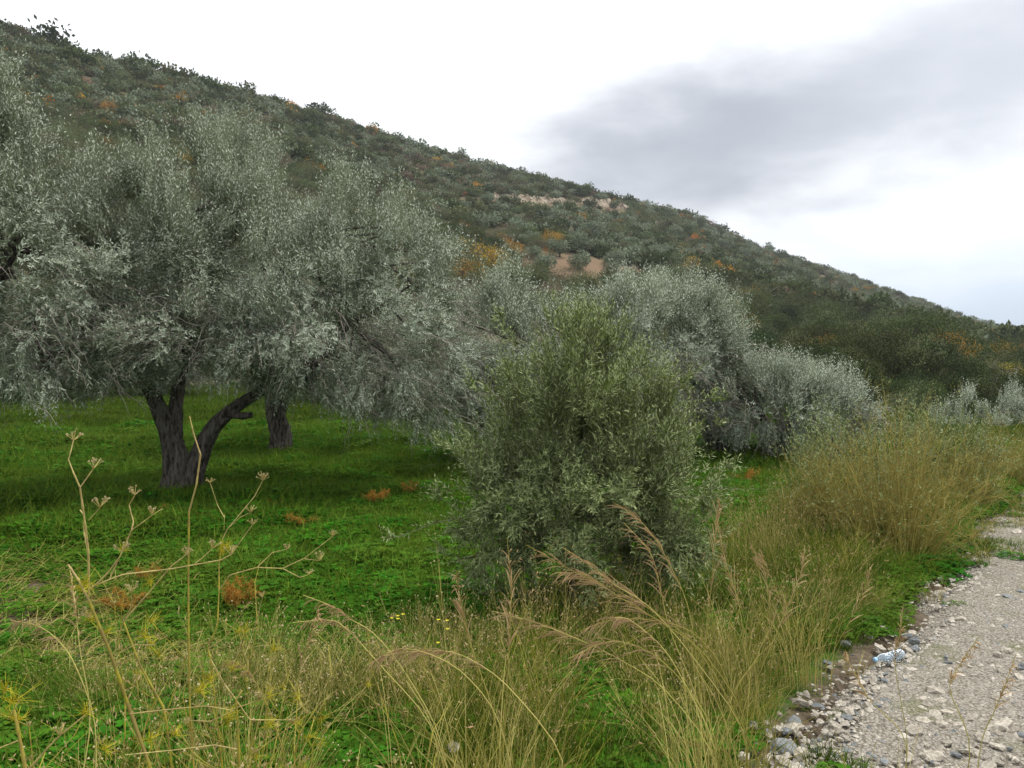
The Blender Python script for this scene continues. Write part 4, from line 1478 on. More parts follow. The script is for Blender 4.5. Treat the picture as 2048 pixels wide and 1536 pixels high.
def meadow_cover():
    # clover mat
    src = [obj('clover_source', clover_patch(400 + i), link=False) for i in range(5)]
    n = 26000
    t = np.radians(rng.uniform(-36, 34, n))
    r = 2.2 + 17 * rng.random(n) ** 0.8
    x, y = r * np.sin(t), r * np.cos(t)
    u, v = uv(x, y)
    dens = sstep(fbm(x / 1.1, y / 1.1, 4) + 0.42 + 0.5 * sstep(r, 5, 8), 0.0, 0.35)
    keep = (v > road_edge(u) + 0.25) & (rng.random(n) < dens) & (rng.random(n) > soilness(x, y) * 0.92) & (rng.random(n) < np.clip(r / 7, 0.25, 1))
    x, y, r = x[keep], y[keep], r[keep]
    sc = (0.75 + 0.6 * rng.random(len(x))) * (1 + 0.05 * r) * (0.8 + 0.5 * sstep(fbm(x / 0.6, y / 0.6, 2), -0.2, 0.3))
    print('clover', len(x))
    scatter('clover', np.stack([x, y, land(x, y) - 0.008], 1), rng.random(len(x)) * 6.28, sc, rng.integers(0, 5, len(x)), src, rng.normal(size=(len(x), 2)) * 0.08)
    # short grass farther back
    src = [obj('short_grass_source', grass_tuft(420 + i, 60, 0.070, 1.0, M['grass'], 0.0040, seg=3, base_r=0.14), link=False) for i in range(3)]
    n = 15000
    t = np.radians(rng.uniform(-36, 34, n))
    r = 4 + 30 * rng.random(n) ** 0.7
    x, y = r * np.sin(t), r * np.cos(t)
    u, v = uv(x, y)
    keep = (v > road_edge(u) + 0.3) & (rng.random(n) > soilness(x, y)) & (fbm(x / 1.7 + 4, y / 1.7, 3) > -0.12 - 1.5 * sstep(r, 9, 14)) & (r < foot(t) + 1)
    keep &= rng.random(n) < np.clip((r - 3) / 16, 0.10, 1)
    x, y, r = x[keep], y[keep], r[keep]
    sc = (0.7 + 0.7 * rng.random(len(x))) * (1 + 0.03 * r)
    scatter('grass', np.stack([x, y, land(x, y) - 0.01], 1), rng.random(len(x)) * 6.28, sc, rng.integers(0, 3, len(x)), src)


meadow_cover()


def verge():
    ms = [grass_tuft(430, 26, 0.62, 0.75, M['straw'], 0.0013, seeds=70, base_r=0.2), grass_tuft(431, 24, 0.55, 1.0, M['straw'], 0.0013, seeds=60, base_r=0.22), grass_tuft(432, 18, 0.78, 0.55, M['straw'], 0.0013, seeds=80, base_r=0.10),
          grass_tuft(433, 34, 0.52, 0.7, M['gold'], 0.0018, base_r=0.10), grass_tuft(434, 34, 0.40, 1.1, M['gold'], 0.0018, base_r=0.12),
          grass_tuft(435, 36, 0.46, 0.9, M['grass'], 0.0020, base_r=0.12), grass_tuft(436, 36, 0.32, 1.2, M['grass'], 0.0022, base_r=0.13),
          bead_stems(437), bead_stems(438, 12, 0.65), litter(439), litter(440, 80)]
    src = [obj('verge_source', m, link=False) for m in ms]
    n = 5600
    u = 0.9 + 13 * rng.random(n) ** 1.25
    v = 1.12 + 1.9 * rng.random(n) ** 1.1
    x, y = xy(u, v)
    cl = fbm(x / 0.45, y / 0.45, 3)
    keep = (cl > -0.12 + 0.10 * (v - 2.0)) & (v > road_edge(u) + 0.12 + 0.12 * rng.random(n)) & (np.hypot(x, y) > 1.35)
    keep &= rng.random(n) < 0.52 - 0.30 * sstep(v, 2.0, 2.8)
    x, y, u, v = x[keep], y[keep], u[keep], v[keep]
    k = len(x)
    q = rng.random(k) + 0.25 * fbm(x / 0.9 + 7, y / 0.9, 2)
    green = sstep(u, 3.4, 5.2) * 0.4
    idx = np.select([q < 0.24, q < 0.42, q < 0.74 + green, q < 0.82 + green, ], [rng.integers(0, 3, k), rng.integers(3, 5, k), rng.integers(5, 7, k), rng.integers(7, 9, k)], rng.integers(9, 11, k))
    sc = 0.40 + 0.65 * rng.random(k)
    sc *= 0.45 + 0.55 * sstep(v, 1.05, 1.6)
    print('verge', k)
    scatter('dry_grass', np.stack([x, y, land(x, y) - 0.01], 1), rng.random(k) * 6.28, sc, idx, src, rng.normal(size=(k, 2)) * 0.24)
    # thinner growth out into the clover
    n = 3400
    t = np.radians(rng.uniform(-36, 14, n)); r = 2.6 + 3.6 * rng.random(n)
    x, y = r * np.sin(t), r * np.cos(t)
    u, v = uv(x, y)
    keep = (v > 2.7) & (v < 4.9) & (fbm(x / 0.8 + 3, y / 0.8, 3) > -0.12 + 0.55 * sstep(v, 3.2, 4.7)) & (rng.random(n) < 0.8)
    x, y = x[keep], y[keep]
    k = len(x)
    idx = rng.choice([0, 1, 5, 6, 6, 7, 9, 10, 10], k)
    scatter('wild_grass', np.stack([x, y, land(x, y) - 0.01], 1), rng.random(k) * 6.28, 0.35 + 0.45 * rng.random(k), idx, src, rng.normal(size=(k, 2)) * 0.2)


verge()


def soil_litter():
    src = [obj('litter_source', litter(460 + i, 40), link=False) for i in range(2)]
    n = 420
    t, r = np.radians(rng.uniform(-37, -8, n)), rng.uniform(3.0, 9.0, n)
    x, y = r * np.sin(t), r * np.cos(t)
    keep = soil_near(x, y) > 0.2 + 0.5 * rng.random(n)
    x, y = x[keep], y[keep]
    scatter('dead_stalks', np.stack([x, y, land(x, y)], 1), rng.random(len(x)) * 6.28, 0.4 + 0.5 * rng.random(len(x)), rng.integers(0, 2, len(x)), src)
    put(S.objects['dead_stalks'], 'broken dry stalks scattered over the bare soil patch')


soil_litter()


def road_weeds():
    """low green and straw tufts rooted in the gravel"""
    src = [obj('weed_source', grass_tuft(450, 40, 0.07, 1.2, M['grass'], 0.0022, seg=3, base_r=0.09), link=False),
           obj('weed_source', grass_tuft(451, 22, 0.16, 0.9, M['straw'], 0.0013, seg=4, base_r=0.07), link=False),
           obj('weed_source', clover_patch(452, 60, 0.10), link=False)]
    n = 2600
    u, v = 2.0 + 14 * rng.random(n) ** 1.2, -2.6 + 3.7 * rng.random(n) ** 0.7
    x, y = xy(u, v)
    keep = (fbm(x / 0.9 + 31, y / 0.9, 3) + 0.35 * sstep(v, 0.3, 1.0) > 0.28)
    x, y, v = x[keep], y[keep], v[keep]
    k = len(x)
    scatter('road_weeds', np.stack([x, y, land(x, y) + 0.02], 1), rng.random(k) * 6.28, 0.6 + 0.7 * rng.random(k), rng.choice([0, 0, 1, 2], k), src)


road_weeds()


# ------------------------------------------------------------------ plants in the foreground
def trace(rows, Y, n, wob=0.0, root=None, kink=False):
    """a stem through points of the photo at its own distance, jittered in depth; root carries it on down to the ground"""
    dd = np.cumsum(rng.normal(size=len(rows)) * wob)
    pts = [P(px, py, Y + d_) for (px, py), d_ in zip(rows, dd)]
    if root is not None:
        g = np.array([root[0], root[1], float(land(root[0], root[1])) - 0.03])
        pts = [g, g * 0.5 + pts[0] * 0.5 + rng.normal(size=3) * 0.02] + pts
    if kink:
        pts = np.array(pts)
        tt = np.linspace(0, len(pts) - 1, n)
        return np.stack([np.interp(tt, np.arange(len(pts)), pts[:, c]) for c in range(3)], 1)
    return spline(pts, n)


def seed_head(parent, tail, org, dense=1.0):
    """spikelets fanned along the end of a stalk"""
    acc = Acc()
    n = len(tail)
    k = int(34 * dense)
    f = rng.random(k) ** 0.8
    i = np.clip((f * (n - 2)).astype(int), 0, n - 2)
    fr = (f * (n - 2) - i)[:, None]
    b = tail[i] * (1 - fr) + tail[i + 1] * fr
    ax = unit(tail[i + 1] - tail[i])
    d = unit(ax + rdir(k) * 0.42)
    L = np.linalg.norm(tail[-1] - tail[0])
    ln = L * rng.uniform(0.16, 0.38, k) * (1 - 0.5 * f)
    t = np.linspace(0, 1, 4)
    p = b[:, None] + d[:, None] * (ln[:, None] * t)[..., None] + np.array([0, 0, -0.03]) * (t ** 2)[None, :, None] - org
    strands(acc, p, np.array([0.0009, 0.0016, 0.0014, 0.0004]), 3)
    obj('seed_head', acc.mesh('seed_head', [M['seedhead']]), parent)


def wild_grass(label, Y, root_px, stalks, thin=40, h=0.75, head=0.42):
    gx = (root_px - 1024) / FPX * Y
    g = np.array([gx, Y, float(land(gx, Y))])
    e = empty('wild_grass_tuft', g)
    put(e, label, 'grass tuft', 'tall dry grass tufts on the road verge')
    acc = Acc()
    for rows in stalks:
        p = trace(rows, Y + rng.normal() * 0.08, 22, 0.03, g + rng.normal(size=3) * np.array([.05, .05, 0]))
        strands(acc, (p - g)[None], np.linspace(0.0024, 0.0010, 22), 4)
        j = int(22 * (1 - head))
        seed_head(e, p[j:], g)
    n = thin
    a = rng.random(n) * 6.283
    H = h * rng.uniform(0.4, 1.0, n)
    t = np.linspace(0, 1, 7)
    o = np.stack([np.cos(a), np.sin(a), np.zeros(n)], 1) * rng.uniform(0.05, 0.45, n)[:, None]
    p = np.stack([np.cos(a + 1), np.sin(a + 1), np.zeros(n)], 1)[:, None] * 0.16 * rng.random(n)[:, None, None] + o[:, None] * (H[:, None] * t ** 1.9)[..., None]
    p[..., 2] += H[:, None] * (t - 0.18 * t ** 3) - 0.02
    strands(acc, p, np.linspace(0.0022, 0.0007, 7), 3)
    obj('stalks', acc.mesh('stalks', [M['straw']]), e)
    return e


wild_grass('tall dry grass tuft whose pinkish seed heads lean across the young olive stem', 2.9, 1500,
           [[(1480, 1450), (1399, 1304), (1316, 1229), (1230, 1180), (1155, 1147), (1053, 1090)],
            [(1490, 1440), (1410, 1310), (1330, 1250), (1240, 1195), (1170, 1150), (1110, 1145)],
            [(1485, 1460), (1390, 1320), (1300, 1215), (1230, 1170), (1180, 1130), (1125, 1095)],
            [(1480, 1440), (1440, 1330), (1380, 1262), (1300, 1240), (1220, 1240), (1160, 1262)]], 60)
wild_grass('dry grass tuft with a pink seed head reaching up before the dark young olive foliage', 3.1, 1420,
           [[(1400, 1400), (1380, 1230), (1340, 1130), (1289, 1050), (1227, 1005)],
            [(1395, 1400), (1340, 1260), (1320, 1174), (1300, 1105), (1248, 1046)],
            [(1400, 1420), (1420, 1200), (1432, 1060), (1440, 1000)]], 45)
wild_grass('dry grass tuft with two drooping brown seed heads low in front of the young olive', 2.7, 1440,
           [[(1430, 1480), (1378, 1380), (1299, 1304), (1217, 1283), (1135, 1318)],
            [(1420, 1500), (1330, 1380), (1250, 1325), (1169, 1284), (1073, 1246), (984, 1222)],
            [(1430, 1500), (1360, 1350), (1320, 1290), (1260, 1240), (1230, 1236)]], 60)
wild_grass('golden upright grass clump with bent heads left of the young olive stem', 2.6, 1010,
           [[(1125, 1523), (1025, 1383), (940, 1318), (871, 1301), (768, 1311)],
            [(1000, 1450), (930, 1350), (850, 1305), (790, 1300), (735, 1330)],
            [(990, 1440), (945, 1300), (920, 1200), (912, 1140)],
            [(1010, 1440), (1018, 1300), (1022, 1180), (1014, 1075)]], 110, 0.8)
wild_grass('dry grass tuft with a drooping head between the fennel and the young olive', 2.8, 860,
           [[(870, 1450), (800, 1330), (745, 1265), (700, 1238), (668, 1214), (606, 1190)],
            [(860, 1450), (760, 1330), (690, 1255), (655, 1240), (585, 1245)]], 45)
wild_grass('sparse straw grass tuft at the bottom among the yellow fennel stems', 2.7, 560,
           [[(560, 1480), (520, 1380), (480, 1330), (440, 1320)], [(570, 1480), (600, 1340), (625, 1260), (640, 1210)]], 55, 0.62)
wild_grass('pale bleached grass tuft at the lower left beside the bare soil', 2.5, 180,
           [[(190, 1450), (150, 1330), (110, 1275), (70, 1250), (20, 1240)], [(180, 1450), (160, 1300), (150, 1210), (140, 1140)]], 40, 0.6)
wild_grass('tall green-gold grass tuft on the verge near the gravel', 3.9, 1500,
           [[(1500, 1400), (1560, 1250), (1600, 1150), (1610, 1090)], [(1500, 1400), (1480, 1220), (1450, 1120), (1435, 1040)], [(1510, 1400), (1540, 1260), (1530, 1150), (1500, 1090)]], 50, 0.75)
wild_grass('grass tuft with long bowed stalks on the verge short of the plastic bottle', 4.2, 1610,
           [[(1620, 1380), (1690, 1260), (1730, 1180), (1740, 1130)], [(1610, 1380), (1570, 1230), (1540, 1150), (1520, 1100)]], 50, 0.7)
wild_grass('brownish grass tuft standing in the gravel at the lower right corner', 2.4, 1950,
           [[(1960, 1500), (1990, 1420), (2010, 1370), (2035, 1300)], [(1940, 1500), (1900, 1380), (1920, 1330), (1960, 1270)]], 18, 0.5)
wild_grass('sparse grass tuft sprouting from the gravel close to the road edge', 2.8, 1810,
           [[(1810, 1480), (1740, 1400), (1700, 1330), (1690, 1300)], [(1815, 1490), (1790, 1330), (1800, 1270), (1806, 1210)]], 24, 0.5)


def umbel(parent, c, d, org, size=0.03):
    acc = Acc()
    k = 11
    dr = unit(unit(np.asarray(d))[None] * 0.9 + rdir(k) * 0.75)
    tip = c + dr * size * rng.uniform(0.7, 1.15, k)[:, None]
    strands(acc, np.stack([np.repeat(c[None], k, 0), (c + tip) / 2 + dr * 0.001, tip], 1) - org, np.array([0.0010, 0.0008, 0.0008]), 3, None, 0)
    m = k * 7
    w = rng.integers(0, k, m)
    b = tip[w] - org
    leaves(acc, b, dr[w] + rdir(m) * 0.8, rdir(m), size * rng.uniform(0.14, 0.26, m), np.full(m, size * 0.13), None, 1)
    obj('umbel', acc.mesh('umbel', [M['fennel_dry'], M['umbel']]), parent)


def frill(acc, c, org, n=46, size=0.075, d=(0, 0, 0.5)):
    """thread-like fennel leaf at a node"""
    dr = unit(rdir(n) + np.asarray(d))
    L = size * rng.uniform(0.4, 1.1, n)
    t = np.linspace(0, 1, 4)
    p = c + dr[:, None] * (L[:, None] * t)[..., None] + rdir(n)[:, None] * (L[:, None] * 0.75 * t ** 2)[..., None]
    strands(acc, p - org, np.linspace(0.0008, 0.0004, 4), 3)


def fennel(label, Y, root, stems, frills, umbels):
    """stems: (pixel rows, r0, r1, to_ground); umbels: (px, py, size)"""
    gx = (root - 1024) / FPX * Y
    g = np.array([gx, Y, float(land(gx, Y))])
    e = empty('fennel_plant', g)
    put(e, label, 'fennel plant', 'yellow fennel plants on the verge')
    ends = []
    for i, (rows, r0, r1, ground) in enumerate(stems):
        n = 8 * len(rows)
        p = trace(rows, Y, n, 0.012, g if ground else None, True)
        acc = Acc()
        strands(acc, (p - g)[None], 0.62 * np.linspace(r0, r1, n) * (1 + 0.12 * rng.normal(size=n)), 7)
        # swollen joints
        obj('stem', acc.mesh('stem', [M['fennel'] if ground else M['fennel_dry']], True), e)
        ends.append(p)
    fa = Acc()
    for px, py, s in frills:
        frill(fa, P(px, py, Y + rng.normal() * 0.04), g, 34, s * 0.55)
    if frills:
        put(obj('fronds', fa.mesh('fronds', [M['frond']]), e), kind='stuff')
    tips = np.array([p[-1] for p in ends])
    for px, py, s in umbels:
        c = P(px, py, Y)
        j = int(np.argmin(np.linalg.norm((tips - c)[:, [0, 2]], axis=1)))
        if np.linalg.norm((tips[j] - c)[[0, 2]]) < 0.05:
            c = tips[j]
        umbel(e, c, (rng.normal() * 0.2, rng.normal() * 0.2, 1), g, s)
    return e


fennel('tallest fennel at the left with a thick olive stem, frilled node and pale seed umbels', 2.2, 330,
       [([(301, 1536), (260, 1421), (219, 1301), (178, 1202)], 0.0095, 0.0065, True), ([(178, 1202), (157, 1160), (137, 1130)], 0.006, 0.004, False),
        ([(178, 1190), (177, 1110), (172, 1060), (160, 975)], 0.0055, 0.0042, False), ([(160, 975), (148, 948), (137, 920), (147, 881)], 0.0036, 0.0024, False),
        ([(160, 975), (173, 957), (187, 937)], 0.003, 0.0022, False), ([(177, 1110), (168, 1065), (168, 1030), (160, 1020)], 0.004, 0.0025, False), ([(178, 1040), (190, 1027), (200, 1015)], 0.0026, 0.002, False),
        ([(180, 1180), (212, 1150), (239, 1115), (263, 1061)], 0.004, 0.0035, False), ([(263, 1061), (267, 1044), (258, 1010), (270, 990)], 0.0032, 0.0022, False), ([(264, 1060), (285, 1045), (305, 1030)], 0.0028, 0.002, False),
        ([(185, 1174), (219, 1159), (247, 1149), (342, 1138), (387, 1130), (442, 1120), (462, 1109)], 0.0040, 0.0022, False), ([(387, 1130), (408, 1113), (425, 1097)], 0.0024, 0.0018, False),
        ([(219, 1159), (232, 1130), (245, 1103)], 0.003, 0.002, False)],
       [(172, 1168, 0.075), (165, 1180, 0.06), (245, 1100, 0.03), (180, 1240, 0.05)],
       [(147, 881, 0.028), (187, 937, 0.030), (200, 1015, 0.028), (270, 990, 0.024), (305, 1030, 0.022), (245, 1101, 0.028), (462, 1109, 0.024), (425, 1096, 0.022), (182, 1236, 0.03)])
fennel('fennel with one long zigzag bare stem rising before the old olive trunk', 2.35, 395,
       [([(387, 1523), (380, 1421), (377, 1250), (377, 1125), (378, 1024)], 0.0062, 0.0042, True), ([(378, 1024), (393, 969), (401, 909)], 0.0045, 0.0040, False), ([(401, 909), (388, 870), (379, 832)], 0.0040, 0.0026, False),
        ([(376, 1110), (368, 1090), (372, 1100)], 0.002, 0.001, False), ([(247, 1243), (298, 1185), (342, 1133), (373, 1109)], 0.0045, 0.0024, False), ([(330, 1420), (280, 1330), (247, 1243)], 0.006, 0.0045, True),
        ([(247, 1243), (264, 1212), (262, 1185)], 0.003, 0.0022, False), ([(229, 1311), (235, 1280), (247, 1243)], 0.003, 0.003, False), ([(229, 1311), (270, 1290), (310, 1290), (320, 1280)], 0.0028, 0.0016, False)],
       [(290, 1275, 0.07), (300, 1290, 0.05), (215, 1265, 0.045), (420, 1360, 0.06), (405, 1375, 0.05), (455, 1430, 0.06), (300, 1165, 0.03)],
       [(262, 1185, 0.028), (373, 1108, 0.022), (322, 1280, 0.02)])
fennel('slender green fennel right of the zigzag stem with small spreading umbels', 2.5, 430,
       [([(421, 1318), (416, 1298), (435, 1250), (438, 1181), (438, 1133), (445, 1078)], 0.0045, 0.0032, True), ([(445, 1078), (455, 1058), (509, 993), (526, 960)], 0.0030, 0.0016, False), ([(448, 1060), (449, 1030), (449, 1035)], 0.0018, 0.001, False),
        ([(449, 1036), (435, 1010), (420, 965)], 0.0022, 0.0012, False), ([(455, 1058), (480, 1035), (502, 1024)], 0.002, 0.0013, False), ([(462, 1110), (483, 1080), (505, 1050)], 0.0028, 0.0016, False),
        ([(438, 1181), (460, 1150), (514, 1135), (565, 1137), (610, 1116), (666, 1072)], 0.0034, 0.0016, False), ([(514, 1135), (545, 1105), (575, 1098)], 0.0024, 0.0015, False), ([(565, 1137), (600, 1155), (618, 1149)], 0.0022, 0.0014, False), ([(610, 1118), (640, 1121)], 0.002, 0.0014, False),
        ([(416, 1298), (450, 1275), (475, 1240), (490, 1215)], 0.0026, 0.0015, False), ([(490, 1310), (505, 1270), (525, 1195)], 0.0022, 0.0014, False), ([(421, 1318), (450, 1370), (473, 1400)], 0.003, 0.003, False)],
       [(450, 1095, 0.05), (460, 1100, 0.035), (548, 1300, 0.05), (445, 1105, 0.03)],
       [(526, 959, 0.022), (509, 985, 0.018), (505, 1050, 0.02), (575, 1098, 0.016), (666, 1072, 0.016), (618, 1149, 0.018), (640, 1121, 0.024), (502, 1022, 0.018), (490, 1214, 0.018), (420, 963, 0.016), (525, 1193, 0.016)])
fennel('bright yellow frilly fennel cut by the lower left corner', 1.7, 60,
       [([(70, 1640), (40, 1480), (28, 1420)], 0.008, 0.005, True), ([(28, 1420), (15, 1440), (40, 1400)], 0.003, 0.002, False), ([(60, 1536), (110, 1480), (170, 1430)], 0.004, 0.002, False), ([(40, 1480), (-10, 1500), (-40, 1470)], 0.003, 0.002, False)],
       [(25, 1405, 0.075), (40, 1440, 0.06), (10, 1380, 0.05), (170, 1428, 0.05)], [(120, 1470, 0.02)])
fennel('low yellow fennel leaning along the bottom right of the tallest stem', 2.1, 470,
       [([(480, 1560), (475, 1440), (472, 1400), (485, 1380)], 0.007, 0.004, True), ([(260, 1428), (330, 1420), (410, 1412), (460, 1420), (520, 1400)], 0.003, 0.002, False), ([(472, 1400), (500, 1440), (570, 1440), (620, 1400)], 0.003, 0.0018, False),
        ([(370, 1440), (420, 1443), (470, 1420)], 0.002, 0.002, False), ([(570, 1440), (590, 1440), (640, 1390)], 0.002, 0.001, False), ([(480, 1500), (430, 1490), (350, 1500), (250, 1510)], 0.003, 0.002, False)],
       [(455, 1440, 0.05), (540, 1450, 0.05), (400, 1385, 0.05), (590, 1445, 0.045), (300, 1480, 0.06), (350, 1470, 0.05), (210, 1500, 0.06)], [(520, 1400, 0.02), (585, 1450, 0.022), (395, 1415, 0.018)])
fennel('small yellow weed with a forked top beside the bent grass heads', 2.6, 790,
       [([(800, 1500), (740, 1330), (735, 1260)], 0.003, 0.002, True), ([(735, 1370), (770, 1290), (787, 1235)], 0.002, 0.0012, False), ([(740, 1360), (700, 1420), (690, 1440)], 0.002, 0.001, False)],
       [(735, 1370, 0.025)], [(787, 1232, 0.014)])


def fennel_weeds():
    """thin branching yellow weeds tangled in the lower left"""
    for k in range(17):
        px, Y = random.uniform(-60, 820), random.uniform(2.1, 3.3)
        x = (px - 1024) / FPX * Y
        g = np.array([x, Y, float(land(x, Y))])
        e = empty('fennel_weed', g)
        put(e, 'thin branching yellow fennel weed tangled among the dry grass', 'fennel plant', 'thin yellow fennel weeds on the verge')
        H = random.uniform(0.42, 0.72)
        acc, fa = Acc(), Acc()
        lean = rng.normal(size=3) * np.array([0.22, 0.15, 0]) + np.array([0, 0, 1])
        nodes = [np.zeros(3)]
        for j in range(4):
            nodes.append(nodes[-1] + (lean + rng.normal(size=3) * 0.16) * H * 0.25)
        nodes = np.array(nodes)
        tt = np.linspace(0, 4, 17)
        strands(acc, np.stack([np.interp(tt, np.arange(5), nodes[:, c]) for c in range(3)], 1)[None], np.linspace(0.0032, 0.0016, 17), 5)
        tips = [nodes[-1]]
        for j in (1, 2, 2, 3, 3, 4):
            d = unit(rdir(1)[0] * np.array([1, 1, 0.3]) + np.array([0, 0, 0.75]))
            a = nodes[j]
            b = a + d * H * random.uniform(0.16, 0.32)
            c = b + unit(d + rdir(1)[0] * 0.7 + np.array([0, 0, .2])) * H * random.uniform(0.1, 0.2)
            t3 = np.linspace(0, 2, 9)
            pts = np.array([a, b, c])
            strands(acc, np.stack([np.interp(t3, np.arange(3), pts[:, q]) for q in range(3)], 1)[None], np.linspace(0.0017, 0.0009, 9), 4)
            tips.append(c)
            if random.random() < 0.22:
                frill(fa, b, np.zeros(3), 26, random.uniform(0.025, 0.045))
        obj('stems', acc.mesh('stems', [M['fennel']]), e)
        if fa.v:
            put(obj('fronds', fa.mesh('fronds', [M['frond']]), e), kind='stuff')
        for c in tips[:5]:
            umbel(e, c, (0, 0, 1), np.zeros(3), random.uniform(0.012, 0.02))


fennel_weeds()


# ------------------------------------------------------------------ withered orange fronds in the clover
def orange_plant(px, py, w, h, label, lean=0.0, green=0.0):
    g = G(px, py)
    k = g[1] / FPX
    e = empty('withered_frond_plant', g)
    put(e, label, 'plant', 'withered orange fronds in the meadow')
    n = 9
    R, H = w * k, h * k
    a = rng.random(n) * 6.283
    tip = np.stack([np.cos(a) * R * rng.uniform(.5, 1, n) + lean * R, np.sin(a) * R * 0.8, H * rng.uniform(0.5, 1.0, n)], 1)
    t = np.linspace(0, 1, 8)[None, :, None]
    mid = tip * 0.4 + np.array([0, 0, 1]) * (H * 0.35)
    p = 2 * mid[:, None] * t * (1 - t) + tip[:, None] * t ** 2
    st = Acc()
    strands(st, p, np.linspace(0.003, 0.001, 8), 3)
    obj('stems', st.mesh('stems', [M['straw']]), e)
    fa = Acc()
    m = n * 22
    wi = np.repeat(np.arange(n), 22)
    j = rng.integers(3, 8, m)
    ax = unit(p[wi, np.minimum(j, 6) + 1] - p[wi, np.minimum(j, 6)])
    d = unit(ax * 0.5 + rdir(m) * 0.9)
    L = rng.uniform(0.25, 0.6, m) * max(R, H) * 0.55
    sprigs(fa, p[wi, j], d, L, 5, max(R, H) * 0.11, max(R, H) * 0.030, rng.normal(size=(m, 3)) * 0.2 - np.array([0, 0, .2]), spread=1.0, stem_r=0.0009)
    put(obj('fronds', fa.mesh('fronds', [M['orange_frond'], M['straw']]), e), kind='stuff')


orange_plant(612, 1060, 42, 36, 'spreading rusty orange frond in the clover, low and wide', -0.3)
orange_plant(755, 1020, 26, 42, 'upright orange frond clump right of the low wide one')
orange_plant(825, 1000, 24, 34, 'thin orange frond against the bright meadow beside the young olive')
orange_plant(722, 1035, 16, 18, 'small orange frond at the foot of the upright clump')
orange_plant(320, 1040, 22, 30, 'dull orange frond at the base of the forked trunk')
orange_plant(552, 1020, 20, 22, 'faded brown frond behind the low wide one')
orange_plant(945, 1150, 26, 40, 'orange frond half hidden by the lowest young olive shoots')
orange_plant(245, 1235, 46, 60, 'orange-yellow frond behind the frilled fennel stem')
orange_plant(480, 1235, 40, 75, 'orange frond behind the slender green fennel')
orange_plant(1490, 975, 30, 38, 'yellow-orange frond between the young olive and twiggy shrubs')
orange_plant(1460, 1015, 22, 20, 'orange frond low in the grass right of the young olive')
orange_plant(300, 1170, 26, 40, 'small brown frond under the long horizontal fennel branch')


# ------------------------------------------------------------------ stones, bottle and small things
def stone_at(px, py, w, me, label, name='stone', group=None, sink=0.35, flat=1.0, rz=None):
    g = G(px, py)
    r = w * g[1] / FPX
    o = obj(name, me, None, (g[0], g[1], g[2] + r * (0.6 - sink) * flat), (random.uniform(-.25, .25), random.uniform(-.25, .25), random.uniform(0, 6.28) if rz is None else rz), (r, r * 0.85, r * flat))
    return put(o, label, 'stone', group)


gs = [stone_mesh('rock', M['grey_stone'], 500 + i, 0.7, 0.3, 2) for i in range(3)]
ps = [stone_mesh('rock', M['pale_stone'], 510 + i, 0.65, 0.3, 2) for i in range(3)]
bs = stone_mesh('rock', M['brown_stone'], 520, 0.6, 0.3, 2)
stone_at(1588, 1460, 26, gs[0], 'blue-grey rock under moss at the verge, behind its larger neighbour', 'rock')
stone_at(1566, 1508, 34, gs[1], 'large grey-brown rock at the bottom edge of the grassy verge', 'rock')
stone_at(1692, 1510, 18, gs[2], 'flat pale blue-grey stone lying in the gravel at the bottom', 'rock', None, 0.35, 0.6)
stone_at(1690, 1450, 20, gs[0], 'brownish grey stone half sunk at the gravel edge', 'rock', None, 0.45, 0.6)
stone_at(1608, 1512, 14, ps[0], 'pinkish pale stone beside the large grey-brown rock', 'rock')
stone_at(1617, 1458, 10, ps[1], 'rounded tan stone on top of the mossy edge', 'rock')
stone_at(1708, 1428, 9, ps[2], 'white pointed stone at the gravel edge above the flat stone', 'rock')
stone_at(1928, 1222, 18, bs, 'dark brown stone lying alone on the gravel road', 'rock', None, 0.3, 0.8)
stone_at(1930, 1180, 16, ps[0], 'flat pale stone at the green edge of the road', 'rock', None, 0.4, 0.5)
stone_at(1930, 1130, 9, ps[1], 'small white stone where the verge turns to gravel', 'rock')
stone_at(1812, 1342, 9, gs[1], 'small round grey stone just in front of the plastic bottle', 'rock')
for px, py, w, lb in ((8, 1196, 4, 'small white stone on the bare soil, left one of a pair'), (22, 1197, 5, 'small white stone on the bare soil, right one of a pair'),
                      (110, 1272, 7, 'pale stone at the edge of the bare soil under a leaning seed head'), (165, 878, 4, 'white stone left of the forked trunk, first of a short line'),
                      (205, 881, 3, 'white stone left of the forked trunk, second of a short line'), (232, 878, 3, 'white stone left of the forked trunk, third of a short line'),
                      (255, 879, 3, 'white stone left of the forked trunk, last of a short line nearest the trunk'), (252, 832, 3, 'tiny white stone behind the short line of stones'),
                      (788, 945, 4, 'white stone alone in the open bright meadow near the orange fronds'), (1045, 941, 3, 'tiny white stone half hidden by young olive shoots'),
                      (780, 860, 3, 'tiny white stone in the meadow below the grey boulder'), (480, 862, 3, 'tiny white stone between the forked trunk and the single stout trunk'),
                      (22, 868, 3, 'tiny white stone far left under the leaning olive')):
    stone_at(px, py, w, random.choice(ps), lb, 'stone', 'white stones in the meadow', 0.2, 0.7)
stone_at(770, 838, 16, gs[2], 'grey boulder in sunlit grass between the back row trees', 'rock')
stone_at(1552, 912, 7, ps[2], 'white stone against the foot of the slanting thin trunk', 'rock')


